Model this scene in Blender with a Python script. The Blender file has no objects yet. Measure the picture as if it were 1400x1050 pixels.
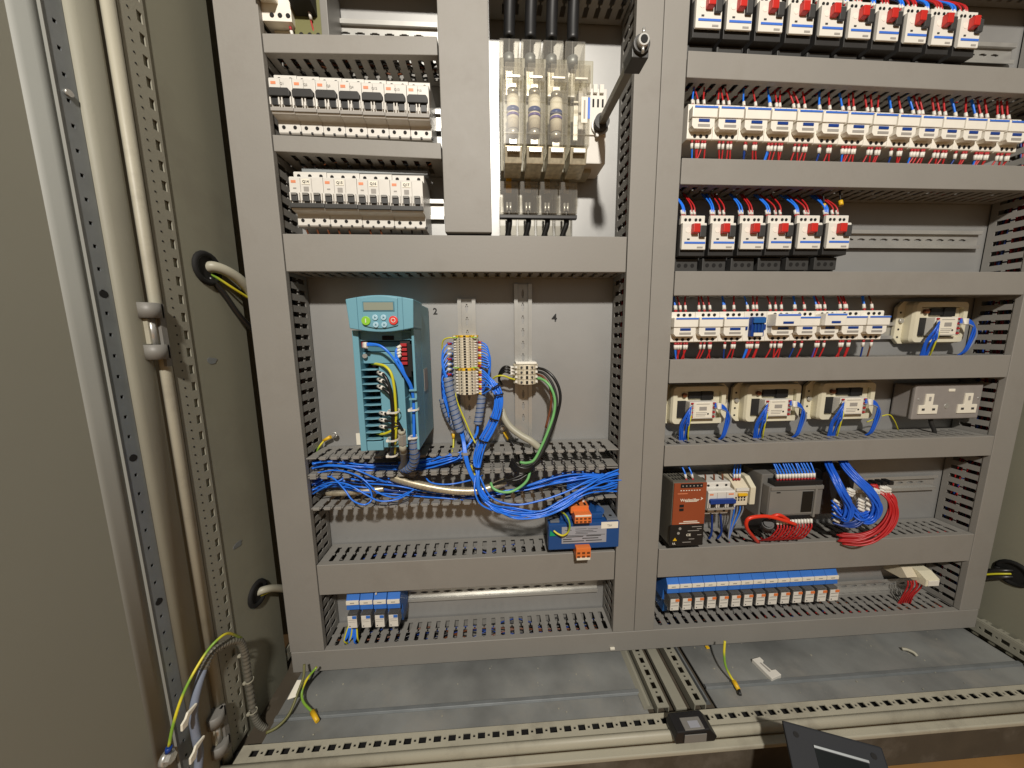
import bpy, bmesh, math, random
from mathutils import Vector, Matrix
random.seed(7)
S = bpy.context.scene
COL = S.collection

# ------------------------------------------------------------------ camera
CY, CZ, FPX = -0.665, 0.80, 450.0          # camera stands 0.6 m in front of the duct lids
def cam_axes(yaw, pitch, roll):
    ca, sa, cb, sb, cc, sc = math.cos(yaw), math.sin(yaw), math.cos(pitch), math.sin(pitch), math.cos(roll), math.sin(roll)
    R = Matrix(((1, 0, 0), (0, 0, -1), (0, 1, 0))) @ Matrix(((ca, sa, 0), (-sa, ca, 0), (0, 0, 1)))
    return Matrix(((cc, -sc, 0), (sc, cc, 0), (0, 0, 1))) @ Matrix(((1, 0, 0), (0, cb, -sb), (0, sb, cb))) @ R
AX = cam_axes(math.radians(-3.39), math.radians(8.14), math.radians(-0.54))
cam = bpy.data.cameras.new('camera'); cam_o = bpy.data.objects.new('camera', cam); COL.objects.link(cam_o)
cam.sensor_width = 36; cam.lens = FPX / 1400 * 36; cam.clip_start = 0.01; cam.clip_end = 200
r0, r1, r2 = AX[0], AX[1], AX[2]
cam_o.matrix_world = Matrix(((r0[0], -r1[0], -r2[0], 0), (r0[1], -r1[1], -r2[1], CY), (r0[2], -r1[2], -r2[2], CZ), (0, 0, 0, 1)))
S.camera = cam_o
def at(px, py, Y):
    """a point of the photograph, taken at the depth plane Y, as a place in the cabinet"""
    v = AX.transposed() @ Vector(((px - 700) / FPX, (py - 525) / FPX, 1))
    k = (Y - CY) / v.y
    return Vector((v.x * k, Y, CZ + v.z * k))
def at_z(px, py, Z):
    v = AX.transposed() @ Vector(((px - 700) / FPX, (py - 525) / FPX, 1))
    k = (Z - CZ) / v.z
    return Vector((v.x * k, CY + v.y * k, Z))
def at_x(px, py, X):
    v = AX.transposed() @ Vector(((px - 700) / FPX, (py - 525) / FPX, 1))
    k = X / v.x
    return Vector((X, CY + v.y * k, CZ + v.z * k))

# ------------------------------------------------------------------ light
w = bpy.data.worlds.new('World'); S.world = w; w.use_nodes = True
bg = w.node_tree.nodes['Background']; bg.inputs[0].default_value = (1.0, 0.95, 0.86, 1); bg.inputs[1].default_value = 0.135
lamp = bpy.data.lights.new('ceiling_lamp', 'POINT'); lamp.shadow_soft_size = 0.055; lamp.energy = 205; lamp.color = (1.0, 0.935, 0.845)
lamp_o = bpy.data.objects.new('ceiling_lamp', lamp); COL.objects.link(lamp_o)
lamp_o.location = (0.03, -1.76, 2.07)
lamp_o.rotation_euler = (Vector((0.2, -0.06, 0.75)) - lamp_o.location).to_track_quat('-Z', 'Y').to_euler()
S.view_settings.view_transform = 'Standard'; S.view_settings.look = 'None'
S.view_settings.exposure = 0.0; S.view_settings.gamma = 1.0
S.render.engine = 'CYCLES'
try:
    S.cycles.use_denoising = True; S.cycles.max_bounces = 8; S.cycles.transparent_max_bounces = 24
    S.cycles.caustics_reflective = False; S.cycles.caustics_refractive = False
except Exception: pass

# ------------------------------------------------------------------ materials
def lin(h):
    h = h.lstrip('#'); o = []
    for i in (0, 2, 4):
        c = int(h[i:i + 2], 16) / 255
        o.append(c / 12.92 if c <= .04045 else ((c + .055) / 1.055) ** 2.4)
    return (*o, 1)
M = {}
def mat(name, color, rough=.5, metal=0, var=.06, scale=18, bump=0, bscale=400, dirt=0, dirtcol=(.12, .10, .08, 1), dscale=7, coat=0, spec=.5):
    m = bpy.data.materials.new(name); m.use_nodes = True; nt = m.node_tree; N, L = nt.nodes, nt.links
    b = N['Principled BSDF']
    col = lin(color) if isinstance(color, str) else (*color, 1)
    b.inputs['Roughness'].default_value = rough; b.inputs['Metallic'].default_value = metal
    b.inputs['Specular IOR Level'].default_value = spec
    if coat: b.inputs['Coat Weight'].default_value = coat
    g = N.new('ShaderNodeNewGeometry')
    n = N.new('ShaderNodeTexNoise'); n.inputs['Scale'].default_value = scale; n.inputs['Detail'].default_value = 5
    L.new(g.outputs['Position'], n.inputs['Vector'])
    mr = N.new('ShaderNodeMapRange'); mr.inputs['From Min'].default_value = .3; mr.inputs['From Max'].default_value = .7
    mr.inputs['To Min'].default_value = 1 - var; mr.inputs['To Max'].default_value = 1 + var
    L.new(n.outputs['Fac'], mr.inputs['Value'])
    mx = N.new('ShaderNodeVectorMath'); mx.operation = 'SCALE'; mx.inputs[0].default_value = col[:3]
    L.new(mr.outputs[0], mx.inputs['Scale'])
    out = mx.outputs[0]
    if dirt:
        n2 = N.new('ShaderNodeTexNoise'); n2.inputs['Scale'].default_value = dscale; n2.inputs['Detail'].default_value = 8; n2.inputs['Roughness'].default_value = .65
        L.new(g.outputs['Position'], n2.inputs['Vector'])
        r2_ = N.new('ShaderNodeMapRange'); r2_.inputs['From Min'].default_value = .52; r2_.inputs['From Max'].default_value = .74
        r2_.inputs['To Min'].default_value = 0; r2_.inputs['To Max'].default_value = dirt
        L.new(n2.outputs['Fac'], r2_.inputs['Value'])
        mm = N.new('ShaderNodeMix'); mm.data_type = 'RGBA'
        L.new(r2_.outputs[0], mm.inputs['Factor']); L.new(out, mm.inputs['A']); mm.inputs['B'].default_value = dirtcol
        out = mm.outputs['Result']
        rr = N.new('ShaderNodeMapRange'); rr.inputs['To Min'].default_value = rough - .04; rr.inputs['To Max'].default_value = min(1, rough + .2)
        L.new(n2.outputs['Fac'], rr.inputs['Value']); L.new(rr.outputs[0], b.inputs['Roughness'])
    L.new(out, b.inputs['Base Color'])
    if bump:
        n3 = N.new('ShaderNodeTexNoise'); n3.inputs['Scale'].default_value = bscale; n3.inputs['Detail'].default_value = 3
        L.new(g.outputs['Position'], n3.inputs['Vector'])
        bp = N.new('ShaderNodeBump'); bp.inputs['Strength'].default_value = bump; bp.inputs['Distance'].default_value = .001
        L.new(n3.outputs['Fac'], bp.inputs['Height']); L.new(bp.outputs[0], b.inputs['Normal'])
    M[name] = m
    return m
mat('duct', '#8a8781', .5, var=.035, scale=9, bump=.12, bscale=250, dirt=.22, dscale=9)
mat('duct_wall', '#8a8883', .55, var=.05, scale=14, dirt=.35, dscale=12)
mat('galv', '#a6a6a4', .34, .40, var=.05, scale=7, bump=.10, bscale=22, dirt=.22, dscale=5, dirtcol=(.22, .21, .19, 1))
mat('zinc', '#c6c5c0', .32, .6, var=.06, scale=30)
mat('zinc_dull', '#8f9496', .42, .6, var=.1, scale=30, dirt=.3)
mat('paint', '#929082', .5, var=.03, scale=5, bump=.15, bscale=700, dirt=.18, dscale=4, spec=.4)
mat('paint_lit', '#aaa695', .42, var=.04, scale=8, bump=.1, bscale=600, dirt=.45, dscale=14)  # lighter copy of the enclosure paint; brightness of lit edges put into the colour
mat('band', '#8f918c', .6, .0, var=.05, scale=6)
mat('paint_door', '#8b8a7d', .55, var=.03, scale=3, bump=.03, bscale=700, dirt=.10, dscale=2.5)
mat('paint_inner', '#888777', .55, var=.05, scale=4, bump=.12, bscale=500, dirt=.3, dscale=5)
mat('floor_steel', '#8a8c8a', .30, .25, var=.30, scale=9, bump=.12, bscale=60, dirt=.9, dscale=10, dirtcol=(.34, .33, .30, 1))
mat('plinth', '#4a4236', .7, var=.12, scale=20, dirt=.5, dirtcol=(.25, .22, .18, 1))
mat('wood', '#946f40', .5, var=.12, scale=6, dirt=.3)
mat('white', '#dedbd2', .4, var=.02)
mat('mcb_white', '#d6d3cc', .42, var=.03, scale=60)
mat('cream', '#e9e5da', .42, var=.03, scale=50)
mat('box_cream', '#dcd6bd', .5, var=.04, scale=20, dirt=.15)
mat('beige', '#d6ccb4', .5, var=.05, scale=70)
mat('black', '#1b1b1c', .45, var=.1)
mat('black_soft', '#262524', .6, var=.12, scale=40)
mat('charcoal', '#3a3a39', .5, var=.06)
mat('grey', '#7b7974', .5, var=.05)
mat('plc_grey', '#716f6b', .5, var=.05, scale=30)
mat('psu_side', '#77746a', .45, .3, var=.06)
mat('psu_orange', '#92482b', .45, var=.04)
mat('red', '#c02a22', .35, var=.05)
mat('red_wire', '#b32325', .4, var=.08)
mat('red_bright', '#d8371f', .35, var=.04)
mat('ferrule_red', '#a8262c', .45)
mat('blue_wire', '#2a78ea', .3, var=.06, scale=60)
mat('blue_loom', '#1e5ccc', .34, var=.06, scale=60)
mat('blue_dark', '#163a86', .38, var=.08)
mat('blue_stripe', '#3d6fd0', .45)
mat('relay_blue', '#336fc4', .5, var=.06, scale=60)
mat('relay_blue_side', '#1e5a9c', .5, var=.06)
mat('trafo_blue', '#1d4a86', .4, var=.05)
mat('trafo_top', '#6b7077', .5, var=.1)
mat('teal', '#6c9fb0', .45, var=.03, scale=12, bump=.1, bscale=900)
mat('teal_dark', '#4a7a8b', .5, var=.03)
mat('lcd', '#8d9385', .2, var=.03)
mat('green_btn', '#8cc63f', .35, var=.03)
mat('red_btn', '#d8453f', .35, var=.03)
mat('blue_btn', '#a7c9d8', .35, var=.03)
mat('orange', '#e07a3c', .42, var=.05)
mat('print_orange', '#dd8a62', .5)
mat('print_grey', '#9b9791', .6)
mat('print_dark', '#3b3a3a', .6)
mat('label_white', '#e9e4d4', .5, var=.02)
mat('label_grey', '#9a9ca4', .4, var=.05)
mat('yellow', '#e3b622', .45, var=.05)
mat('yellow_wire', '#c9c42e', .4, var=.06)
mat('green_wire', '#6fb06a', .42, var=.05)
mat('green_dark', '#0f9a6a', .45)
mat('conduit', '#7f889a', .45, var=.06)
mat('conduit_grey', '#a7a493', .45, var=.06)
mat('braid', '#b6ac94', .35, .5, var=.25, scale=160)
mat('hole', '#0b0a09', .8, var=.05)
mat('wire_black', '#191817', .35, var=.1)
mat('tape_grey', '#8d9096', .5)
mat('slate', '#12161d', .7, var=.06, bump=.1, bscale=800)
mat('screen', '#14191a', .15, var=.05)
mat('socket_grey', '#8f8a86', .5, var=.05, scale=60, bump=.15, bscale=900)
mat('purple', '#5a4a9e', .4)
mat('brown_wire', '#6b3b20', .4)
mat('olive', '#6b6a3c', .5)
# earth wire: green with a yellow stripe spiralling along
def earth_mat():
    m = bpy.data.materials.new('earth'); m.use_nodes = True; N, L = m.node_tree.nodes, m.node_tree.links
    b = N['Principled BSDF']; b.inputs['Roughness'].default_value = .4
    g = N.new('ShaderNodeNewGeometry'); wv = N.new('ShaderNodeTexWave'); wv.inputs['Scale'].default_value = 9; wv.inputs['Distortion'].default_value = 3
    wv.bands_direction = 'DIAGONAL'; L.new(g.outputs['Position'], wv.inputs['Vector'])
    r = N.new('ShaderNodeValToRGB'); r.color_ramp.elements[0].position = .2; r.color_ramp.elements[1].position = .8
    r.color_ramp.elements[0].color = lin('#7da63a'); r.color_ramp.elements[1].color = lin('#d8cb34')
    L.new(wv.outputs['Fac'], r.inputs[0]); L.new(r.outputs[0], b.inputs['Base Color']); M['earth'] = m
earth_mat()
def clear_mat(name, tint, mixf, rough):
    m = bpy.data.materials.new(name); m.use_nodes = True; N, L = m.node_tree.nodes, m.node_tree.links
    b = N['Principled BSDF']; b.inputs['Base Color'].default_value = tint; b.inputs['Roughness'].default_value = rough; b.inputs['Specular IOR Level'].default_value = .3
    t = N.new('ShaderNodeBsdfTransparent'); t.inputs[0].default_value = (.97, .96, .93, 1)
    mx = N.new('ShaderNodeMixShader'); fr = N.new('ShaderNodeLayerWeight'); fr.inputs[0].default_value = .5
    pw = N.new('ShaderNodeMath'); pw.operation = 'POWER'; pw.inputs[1].default_value = 2.5; L.new(fr.outputs['Facing'], pw.inputs[0])
    ml = N.new('ShaderNodeMath'); ml.operation = 'MULTIPLY_ADD'; ml.inputs[1].default_value = mixf; ml.inputs[2].default_value = .07; L.new(pw.outputs[0], ml.inputs[0])
    L.new(ml.outputs[0], mx.inputs[0]); L.new(t.outputs[0], mx.inputs[1]); L.new(b.outputs[0], mx.inputs[2])
    L.new(mx.outputs[0], N['Material Output'].inputs[0]); M[name] = m
clear_mat('clear', (.66, .65, .62, 1), .5, .2)
clear_mat('clear_smoke', (.70, .69, .66, 1), .5, .25)

# ------------------------------------------------------------------ mesh helpers
def catmull(pts, n=6):
    pts = [Vector(p) for p in pts]
    if len(pts) < 3: return [pts[0].lerp(pts[-1], i / n) for i in range(n + 1)]
    P = [pts[0] * 2 - pts[1]] + pts + [pts[-1] * 2 - pts[-2]]
    o = []
    for i in range(1, len(P) - 2):
        p0, p1, p2, p3 = P[i - 1], P[i], P[i + 1], P[i + 2]
        for k in range(n):
            t = k / n
            o.append(.5 * ((2 * p1) + (p2 - p0) * t + (2 * p0 - 5 * p1 + 4 * p2 - p3) * t * t + (3 * p1 - p0 - 3 * p2 + p3) * t ** 3))
    o.append(pts[-1]); return o
class MB:
    def __init__(s): s.v, s.f, s.m, s.s = [], [], [], []
    def add(s, vs, fs, m=0, smooth=False):
        o = len(s.v); s.v += [tuple(v) for v in vs]
        for f in fs: s.f.append(tuple(i + o for i in f)); s.m.append(m); s.s.append(smooth)
        return s
    def box(s, x0, x1, y0, y1, z0, z1, m=0):
        return s.hexa([(x0, y0, z0), (x1, y0, z0), (x1, y1, z0), (x0, y1, z0), (x0, y0, z1), (x1, y0, z1), (x1, y1, z1), (x0, y1, z1)], m)
    def cbox(s, x, y, z, wx, wy, wz, m=0): return s.box(x - wx / 2, x + wx / 2, y - wy / 2, y + wy / 2, z - wz / 2, z + wz / 2, m)
    def hexa(s, p, m=0):
        return s.add(p, [(0, 1, 5, 4), (1, 2, 6, 5), (2, 3, 7, 6), (3, 0, 4, 7), (4, 5, 6, 7), (3, 2, 1, 0)], m)
    def prism(s, poly, a, b, axis='y', m=0, smooth=False):
        n = len(poly)
        def pt(u, v, t): return (u, t, v) if axis == 'y' else ((t, u, v) if axis == 'x' else (u, v, t))
        vs = [pt(u, v, a) for u, v in poly] + [pt(u, v, b) for u, v in poly]
        s.add(vs, [tuple(range(n)), tuple(range(2 * n - 1, n - 1, -1))], m)
        o = len(s.v) - 2 * n
        for i in range(n):
            j = (i + 1) % n; s.f.append((o + i, o + i + n, o + j + n, o + j)); s.m.append(m); s.s.append(smooth)
        return s
    def cyl(s, p0, p1, r, n=12, m=0, r2=None, smooth=True):
        p0, p1 = Vector(p0), Vector(p1); d = (p1 - p0).normalized(); r2 = r if r2 is None else r2
        u = d.orthogonal().normalized(); v = d.cross(u)
        A = [p0 + (u * math.cos(2 * math.pi * i / n) + v * math.sin(2 * math.pi * i / n)) * r for i in range(n)]
        B = [p1 + (u * math.cos(2 * math.pi * i / n) + v * math.sin(2 * math.pi * i / n)) * r2 for i in range(n)]
        s.add(A + B, [tuple(range(n - 1, -1, -1)), tuple(range(n, 2 * n))], m)
        o = len(s.v) - 2 * n
        for i in range(n):
            j = (i + 1) % n; s.f.append((o + i, o + j, o + n + j, o + n + i)); s.m.append(m); s.s.append(smooth)
        return s
    def tube(s, pts, r, n=8, m=0, samples=6, raw=False, ripple=None):
        P = [Vector(p) for p in pts] if raw else catmull(pts, samples)
        u = None; rings = []
        for i, p in enumerate(P):
            d = (P[min(i + 1, len(P) - 1)] - P[max(i - 1, 0)]).normalized()
            u = d.orthogonal().normalized() if u is None else (u - d * u.dot(d)).normalized()
            v = d.cross(u); rr = r * (ripple(i) if ripple else 1)
            rings.append([p + (u * math.cos(2 * math.pi * k / n) + v * math.sin(2 * math.pi * k / n)) * rr for k in range(n)])
        vs = [q for R in rings for q in R]; fs = []
        for i in range(len(rings) - 1):
            for k in range(n):
                k2 = (k + 1) % n; fs.append((i * n + k, i * n + k2, (i + 1) * n + k2, (i + 1) * n + k))
        s.add(vs, fs, m, True); o = len(s.v) - len(vs)
        s.f += [tuple(o + k for k in range(n - 1, -1, -1)), tuple(o + (len(rings) - 1) * n + k for k in range(n))]; s.m += [m, m]; s.s += [False, False]
        return s
    def grid(s, us, vs, hole, t0, t1, fn, m=0):
        """a plate with real openings: cells of the us x vs grid except those hole(i, j)"""
        nu, nv = len(us) - 1, len(vs) - 1; idx = {}; V = []; F = []
        def vid(i, j, t):
            k = (i, j, t)
            if k not in idx: idx[k] = len(V); V.append(fn(us[i], vs[j], t1 if t else t0))
            return idx[k]
        ok = lambda i, j: 0 <= i < nu and 0 <= j < nv and not hole(i, j)
        for i in range(nu):
            for j in range(nv):
                if not ok(i, j): continue
                F.append((vid(i, j, 0), vid(i, j + 1, 0), vid(i + 1, j + 1, 0), vid(i + 1, j, 0)))
                F.append((vid(i, j, 1), vid(i + 1, j, 1), vid(i + 1, j + 1, 1), vid(i, j + 1, 1)))
                for di, dj, a, b in ((-1, 0, (i, j), (i, j + 1)), (1, 0, (i + 1, j + 1), (i + 1, j)), (0, -1, (i + 1, j), (i, j)), (0, 1, (i, j + 1), (i + 1, j + 1))):
                    if not ok(i + di, j + dj): F.append((vid(*a, 0), vid(*b, 0), vid(*b, 1), vid(*a, 1)))
        return s.add(V, F, m)
    def mesh(s, name, mats, bevel=0, seg=2):
        me = bpy.data.meshes.new(name); me.from_pydata(s.v, [], s.f)
        for k in (mats if isinstance(mats, (list, tuple)) else [mats]): me.materials.append(M[k])
        me.polygons.foreach_set('material_index', s.m); me.polygons.foreach_set('use_smooth', s.s)
        bm = bmesh.new(); bm.from_mesh(me); bmesh.ops.recalc_face_normals(bm, faces=bm.faces)
        if bevel:
            es = [e for e in bm.edges if len(e.link_faces) == 2 and e.calc_face_angle(0) > .6 and not (e.link_faces[0].smooth and e.link_faces[1].smooth)]
            bmesh.ops.bevel(bm, geom=es, offset=bevel, segments=seg, affect='EDGES', clamp_overlap=True, profile=.6)
        bm.to_mesh(me); bm.free(); me.update(); return me
    def build(s, name, mats, parent=None, bevel=0, loc=None, seg=2, kind=None):
        o = bpy.data.objects.new(name, s.mesh(name, mats, bevel, seg)); COL.objects.link(o)
        if parent: o.parent = parent
        if loc is not None: o.location = loc
        if kind: o['kind'] = kind
        return o
def tag(o, label=None, cat=None, group=None, kind=None):
    if label: o['label'] = label
    if cat: o['category'] = cat
    if group: o['group'] = group
    if kind: o['kind'] = kind
    return o
def thing(name, label, cat, loc=(0, 0, 0), group=None):
    o = bpy.data.objects.new(name, None); COL.objects.link(o); o.location = loc; o.empty_display_size = .02
    return tag(o, label, cat, group)
def kids(o): return [c for c in COL.objects if c.parent == o]
CH = {}
def tree(o):
    return (o, [tree(c) for c in o.children])
def dup(root, loc, label=None, scale=None, skip=()):
    def cp(o, parent):
        c = o.copy(); COL.objects.link(c); c.parent = parent
        for k in o.children:
            if k.name.split('.')[0] not in skip: cp(k, c)
        return c
    r = cp(root, None); r.location = loc
    if label: r['label'] = label
    if scale: r.scale = scale
    return r
TXT = {}
def lettering(body, size, mname, parent, loc, name='lettering', sx=1.0, rot=None):
    k = (body, size, mname, sx)
    if k not in TXT:
        cu = bpy.data.curves.new('lettering', 'FONT'); cu.body = body; cu.size = size; cu.align_x = 'CENTER'; cu.align_y = 'CENTER'; cu.resolution_u = 2; cu.offset = size * .025
        ob = bpy.data.objects.new('lettering_src', cu); COL.objects.link(ob)
        bpy.context.view_layer.update()
        me = bpy.data.meshes.new_from_object(ob); bpy.data.objects.remove(ob)
        for v in me.vertices: v.co = (v.co.x * sx, 0, v.co.y)
        me.materials.clear(); me.materials.append(M[mname]); TXT[k] = me
    o = bpy.data.objects.new(name, TXT[k]); COL.objects.link(o); o.parent = parent; o.location = loc
    if rot: o.rotation_euler = rot
    return o
ORD = ['first', 'second', 'third', 'fourth', 'fifth', 'sixth', 'seventh', 'eighth', 'ninth', 'tenth', 'eleventh', 'twelfth', 'thirteenth', 'fourteenth', 'fifteenth', 'sixteenth']

# ================================================================== SETTING
me = MB().add([(-6, -8, 0), (8, -8, 0), (8, 3, 0), (-6, 3, 0)], [(0, 1, 2, 3)])
tag(me.build('floor', 'wood'), kind='structure')

# ------------------------------------------------------------------ enclosure
XL, XR, ZF, TOP = -.44, 1.105, .12, 1.62
enc = thing('cabinet_enclosure', 'beige painted steel control cabinet shell with open left door', 'cabinet', (0, 0, 0))
MB().box(XL - .08, XR + .03, .062, .068, 0.10, TOP).build('back_panel', 'paint_inner', enc)
MB().box(XL - .004, XL - .002, -.1495, -.036, .10, TOP).build('side_wall', 'paint_inner', enc)
MB().box(XL - .075, XL - .073, -.036, .060, .10, TOP).build('side_wall', 'paint_inner', enc)
MB().box(XR + .004, XR + .006, -.155, .060, .10, TOP).build('side_wall', 'paint_inner', enc)
MB().box(XL - .03, XR + .03, -.155, .060, TOP, TOP + .004).build('roof_panel', 'paint_inner', enc)
# floor plates (two bays, each a front and a rear plate with a folded joint)
for x0, x1 in ((XL + .035, .275), (.405, XR - .02)):
    MB().box(x0, x1, -.133, .058, ZF - .006, ZF - .002).build('floor_plate', 'floor_steel', enc, .0008)
    MB().box(x0, x1, -.172, -.135, ZF - .0075, ZF - .0035).build('floor_plate', 'floor_steel', enc, .0008)
    MB().prism([(-.139, ZF - .003), (-.129, ZF - .002), (-.131, ZF + .0010), (-.137, ZF + .0008)], x0, x1, 'x').build('plate_joint', 'zinc_dull', enc, .0006)
MB().box(XL - .028, XR + .006, -.17, .06, ZF - .02, ZF - .014).build('floor_underlay', 'plinth', enc)
# slotted front rail: top face with square openings, rounded bead, outer lip
def slot_rail(L, wid, pitch, slot, sw, small, fn, t=.002):
    """flat strip with rectangular slots and a small round-ish hole between"""
    us = [0]; hole = {}; n = int(L / pitch)
    cells = []
    for k in range(n):
        a = k * pitch + (L - n * pitch) / 2
        for u in (a + pitch * .5 - slot / 2, a + pitch * .5 + slot / 2, a + pitch - small / 2, a + pitch + small / 2): us.append(u)
    us = sorted(u for u in us if 0 <= u <= L) + [L]
    vs = [0, wid / 2 - sw / 2, wid / 2 - small / 2, wid / 2 + small / 2, wid / 2 + sw / 2, wid]
    def h(i, j):
        q = (i - 1) % 4
        if q == 0 and i > 0: return 1 <= j <= 3
        return q == 2 and i > 0 and j == 2
    return MB().grid(us, vs, h, 0, t, fn)
YB, YF = -.175, -.190
b = slot_rail(XR - XL - .02, .024, .025, .0125, .0095, .004, lambda u, v, t: (XL + .01 + u, YB - v, ZF + .002 - t))
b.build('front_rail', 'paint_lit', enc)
pr = [(-.1992, ZF - .012), (-.1992, ZF + .001), (-.203, ZF + .006), (-.207, ZF + .007), (-.211, ZF + .004), (-.212, ZF - .004), (-.2105, ZF - .012)]
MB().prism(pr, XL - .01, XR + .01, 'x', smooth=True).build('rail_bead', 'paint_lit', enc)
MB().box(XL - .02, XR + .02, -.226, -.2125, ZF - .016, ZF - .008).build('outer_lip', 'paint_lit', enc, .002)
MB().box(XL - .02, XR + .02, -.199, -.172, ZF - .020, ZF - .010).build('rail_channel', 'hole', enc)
MB().box(XL - .03, XR + .03, -.202, .06, 0.001, ZF - .021).build('plinth', 'plinth', enc, .003)
# depth rails on the floor (slotted) between the two bays and at both sides
def depth_rail(x, zt, y0=-.172, y1=.03, wid=.022, name='depth_rail'):
    r = slot_rail(y1 - y0, wid, .025, .0125, .009, .004, lambda u, v, t: (x - wid / 2 + v, y0 + u, zt - t))
    r.box(x - wid / 2, x - wid / 2 + .0015, y0, y1, zt - .02, zt - .002).box(x + wid / 2 - .0015, x + wid / 2, y0, y1, zt - .02, zt - .002)
    r.build(name, 'paint', enc)
depth_rail(.300, ZF + .010); depth_rail(.370, ZF + .010)
MB().box(.325, .345, -.172, .05, ZF - .006, ZF + .004).build('bay_joint', 'paint', enc, .001)
MB().prism([(.385, ZF - .002), (.396, ZF - .002), (.390, ZF + .008), (.387, ZF + .008)], -.165, .03, 'y').build('joint_flange', 'zinc_dull', enc)
MB().prism([(.268, ZF - .002), (.286, ZF - .002), (.279, ZF + .006), (.275, ZF + .005)], -.165, .03, 'y').build('joint_flange', 'paint', enc)
def side_rail(x, sgn):
    r = slot_rail(.20, .028, .025, .0125, .010, .004, lambda u, v, t: (x + sgn * t, -.170 + u, ZF + .004 + v))
    r.build('depth_rail', 'paint', enc)
    slot_rail(.20, .022, .025, .0125, .009, .004, lambda u, v, t: (x + sgn * (-.001 - v), -.170 + u, ZF + .003 - t)).build('depth_rail', 'paint', enc)
side_rail(XL - .006, 1)
r = slot_rail(.20, .028, .025, .0125, .010, .004, lambda u, v, t: (XR - .012 - t, -.170 + u, ZF + .004 + v)); r.build('depth_rail', 'paint', enc)
r = slot_rail(.20, .022, .025, .0125, .009, .004, lambda u, v, t: (XR - .011 + v, -.170 + u, ZF + .033 - t)); r.build('depth_rail', 'paint', enc)
# corner posts: perforated face, front bead
def post(xf, sg):
    H = TOP - ZF
    us = [0]; k = 0
    z = .0
    while z < H - .03:
        us += [z + .006, z + .0185, z + .0235, z + .0265 - .0015]; z += .025
    us = sorted(set(round(u, 5) for u in us)) + [H]
    vs = [0, .0035, .0105, .013, .024, .0265, .034]
    def h(i, j):
        q = (i - 1) % 4
        if i == 0: return False
        if q == 0 and j == 1: return True
        return q == 2 and j == 1 and False
    y1 = -.150
    b = MB().grid(us, vs, h, 0, .0018, lambda u, v, t: (xf + sg * (-t), y1 - v, ZF + u))
    # rows of small round holes drawn as near-black discs
    b2 = MB()
    z = .012
    while z < H - .02:
        b2.cyl((xf + sg * .0004, y1 - .0217, ZF + z), (xf - sg * .003, y1 - .0217, ZF + z), .0012, 8, 0)
        z += .0125
    p = b.build('corner_post', 'paint', enc)
    b2.build('hole_row', 'hole', p, kind='stuff')
    q = MB().prism([(xf, -.1852), (xf + sg * .0022, -.1875), (xf + sg * .0026, -.1925), (xf + sg * .0008, -.1972), (xf - sg * .003, -.1985), (xf - sg * .006, -.1980), (xf - sg * .006, -.1852)], ZF - .01, TOP, 'z', smooth=True)
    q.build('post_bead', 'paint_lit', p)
    MB().box(min(xf - sg * .028, xf - sg * .003), max(xf - sg * .028, xf - sg * .003), -.183, -.152, ZF, TOP).build('post_core', 'paint_inner', p)
post(XL, 1); post(XR, -1)
# ------------------------------------------------------------------ door (opened to the side, seen from its inside)
HX, HY, TH = XL - .003, -.2015, math.radians(3)
def dp(s, n, z): # s along the door from the hinge, n towards the cabinet's middle
    return (HX - s * math.sin(TH) + n * math.cos(TH), HY - s * math.cos(TH) - n * math.sin(TH), z)
def dbox(b, s0, s1, n0, n1, z0, z1, m=0):
    return b.hexa([dp(s0, n0, z0), dp(s1, n0, z0), dp(s1, n1, z0), dp(s0, n1, z0), dp(s0, n0, z1), dp(s1, n0, z1), dp(s1, n1, z1), dp(s0, n1, z1)], m)
dz0, dz1 = .06, TOP + .02
door = dbox(MB(), .070, .46, -.017, -.014, dz0, dz1).build('door', 'paint_door', enc, .001)
def dprism(pts, name, m, smooth=False, bev=0):
    pl_ = []
    for s_, n_ in pts:
        p = dp(s_, n_, 0); pl_.append((p[0], p[1]))
    return MB().prism(pl_, dz0, dz1, 'z', smooth=smooth).build(name, m, door, bev)
# hinge-side fold: rounded edge of the door skin
dprism(((.0, -.024), (.0, -.006), (.0015, -.002), (.006, .0003), (.016, .0012), (.024, .0008), (.0295, -.0012), (.0312, -.005), (.0312, -.024)), 'door_fold', 'paint', True)
# galvanised stiffener with holes
us = [0]; z = .02
while z < dz1 - dz0 - .02: us += [z, z + .004]; z += .025
us.append(dz1 - dz0)
st = MB().grid(us, [0, .0075, .0108, .0185], lambda i, j: i % 2 == 1 and j == 1, 0, .0015, lambda u, v, t: dp(.0318 + v, -.006 - t, dz0 + u))
stf = st.build('stiffener', 'zinc_dull', door)
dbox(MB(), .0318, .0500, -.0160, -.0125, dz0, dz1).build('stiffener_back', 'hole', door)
dprism(((.0504, -.016), (.0504, -.0048), (.0516, -.0042), (.0530, -.0052), (.0530, -.016)), 'stiffener_lip', 'band')
dprism(((.0532, -.016), (.0532, -.0062), (.060, -.0085), (.0665, -.0118), (.0715, -.0138), (.0715, -.016)), 'door_step', 'band', True)
for pxy in ((137, 401), (181, 628), (221, 823)):
    z = at_x(*pxy, XL - .007).z
    MB().cyl(dp(.0408, -.0057, z), dp(.0408, -.0085, z), .0045, 14).build('lock_rod_hole', 'hole', stf)
z = at_x(97, 127, XL - .007).z
MB().cyl(dp(.041, -.006, z), dp(.041, -.003, z), .0035, 12).build('stud', 'zinc', door)
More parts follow.
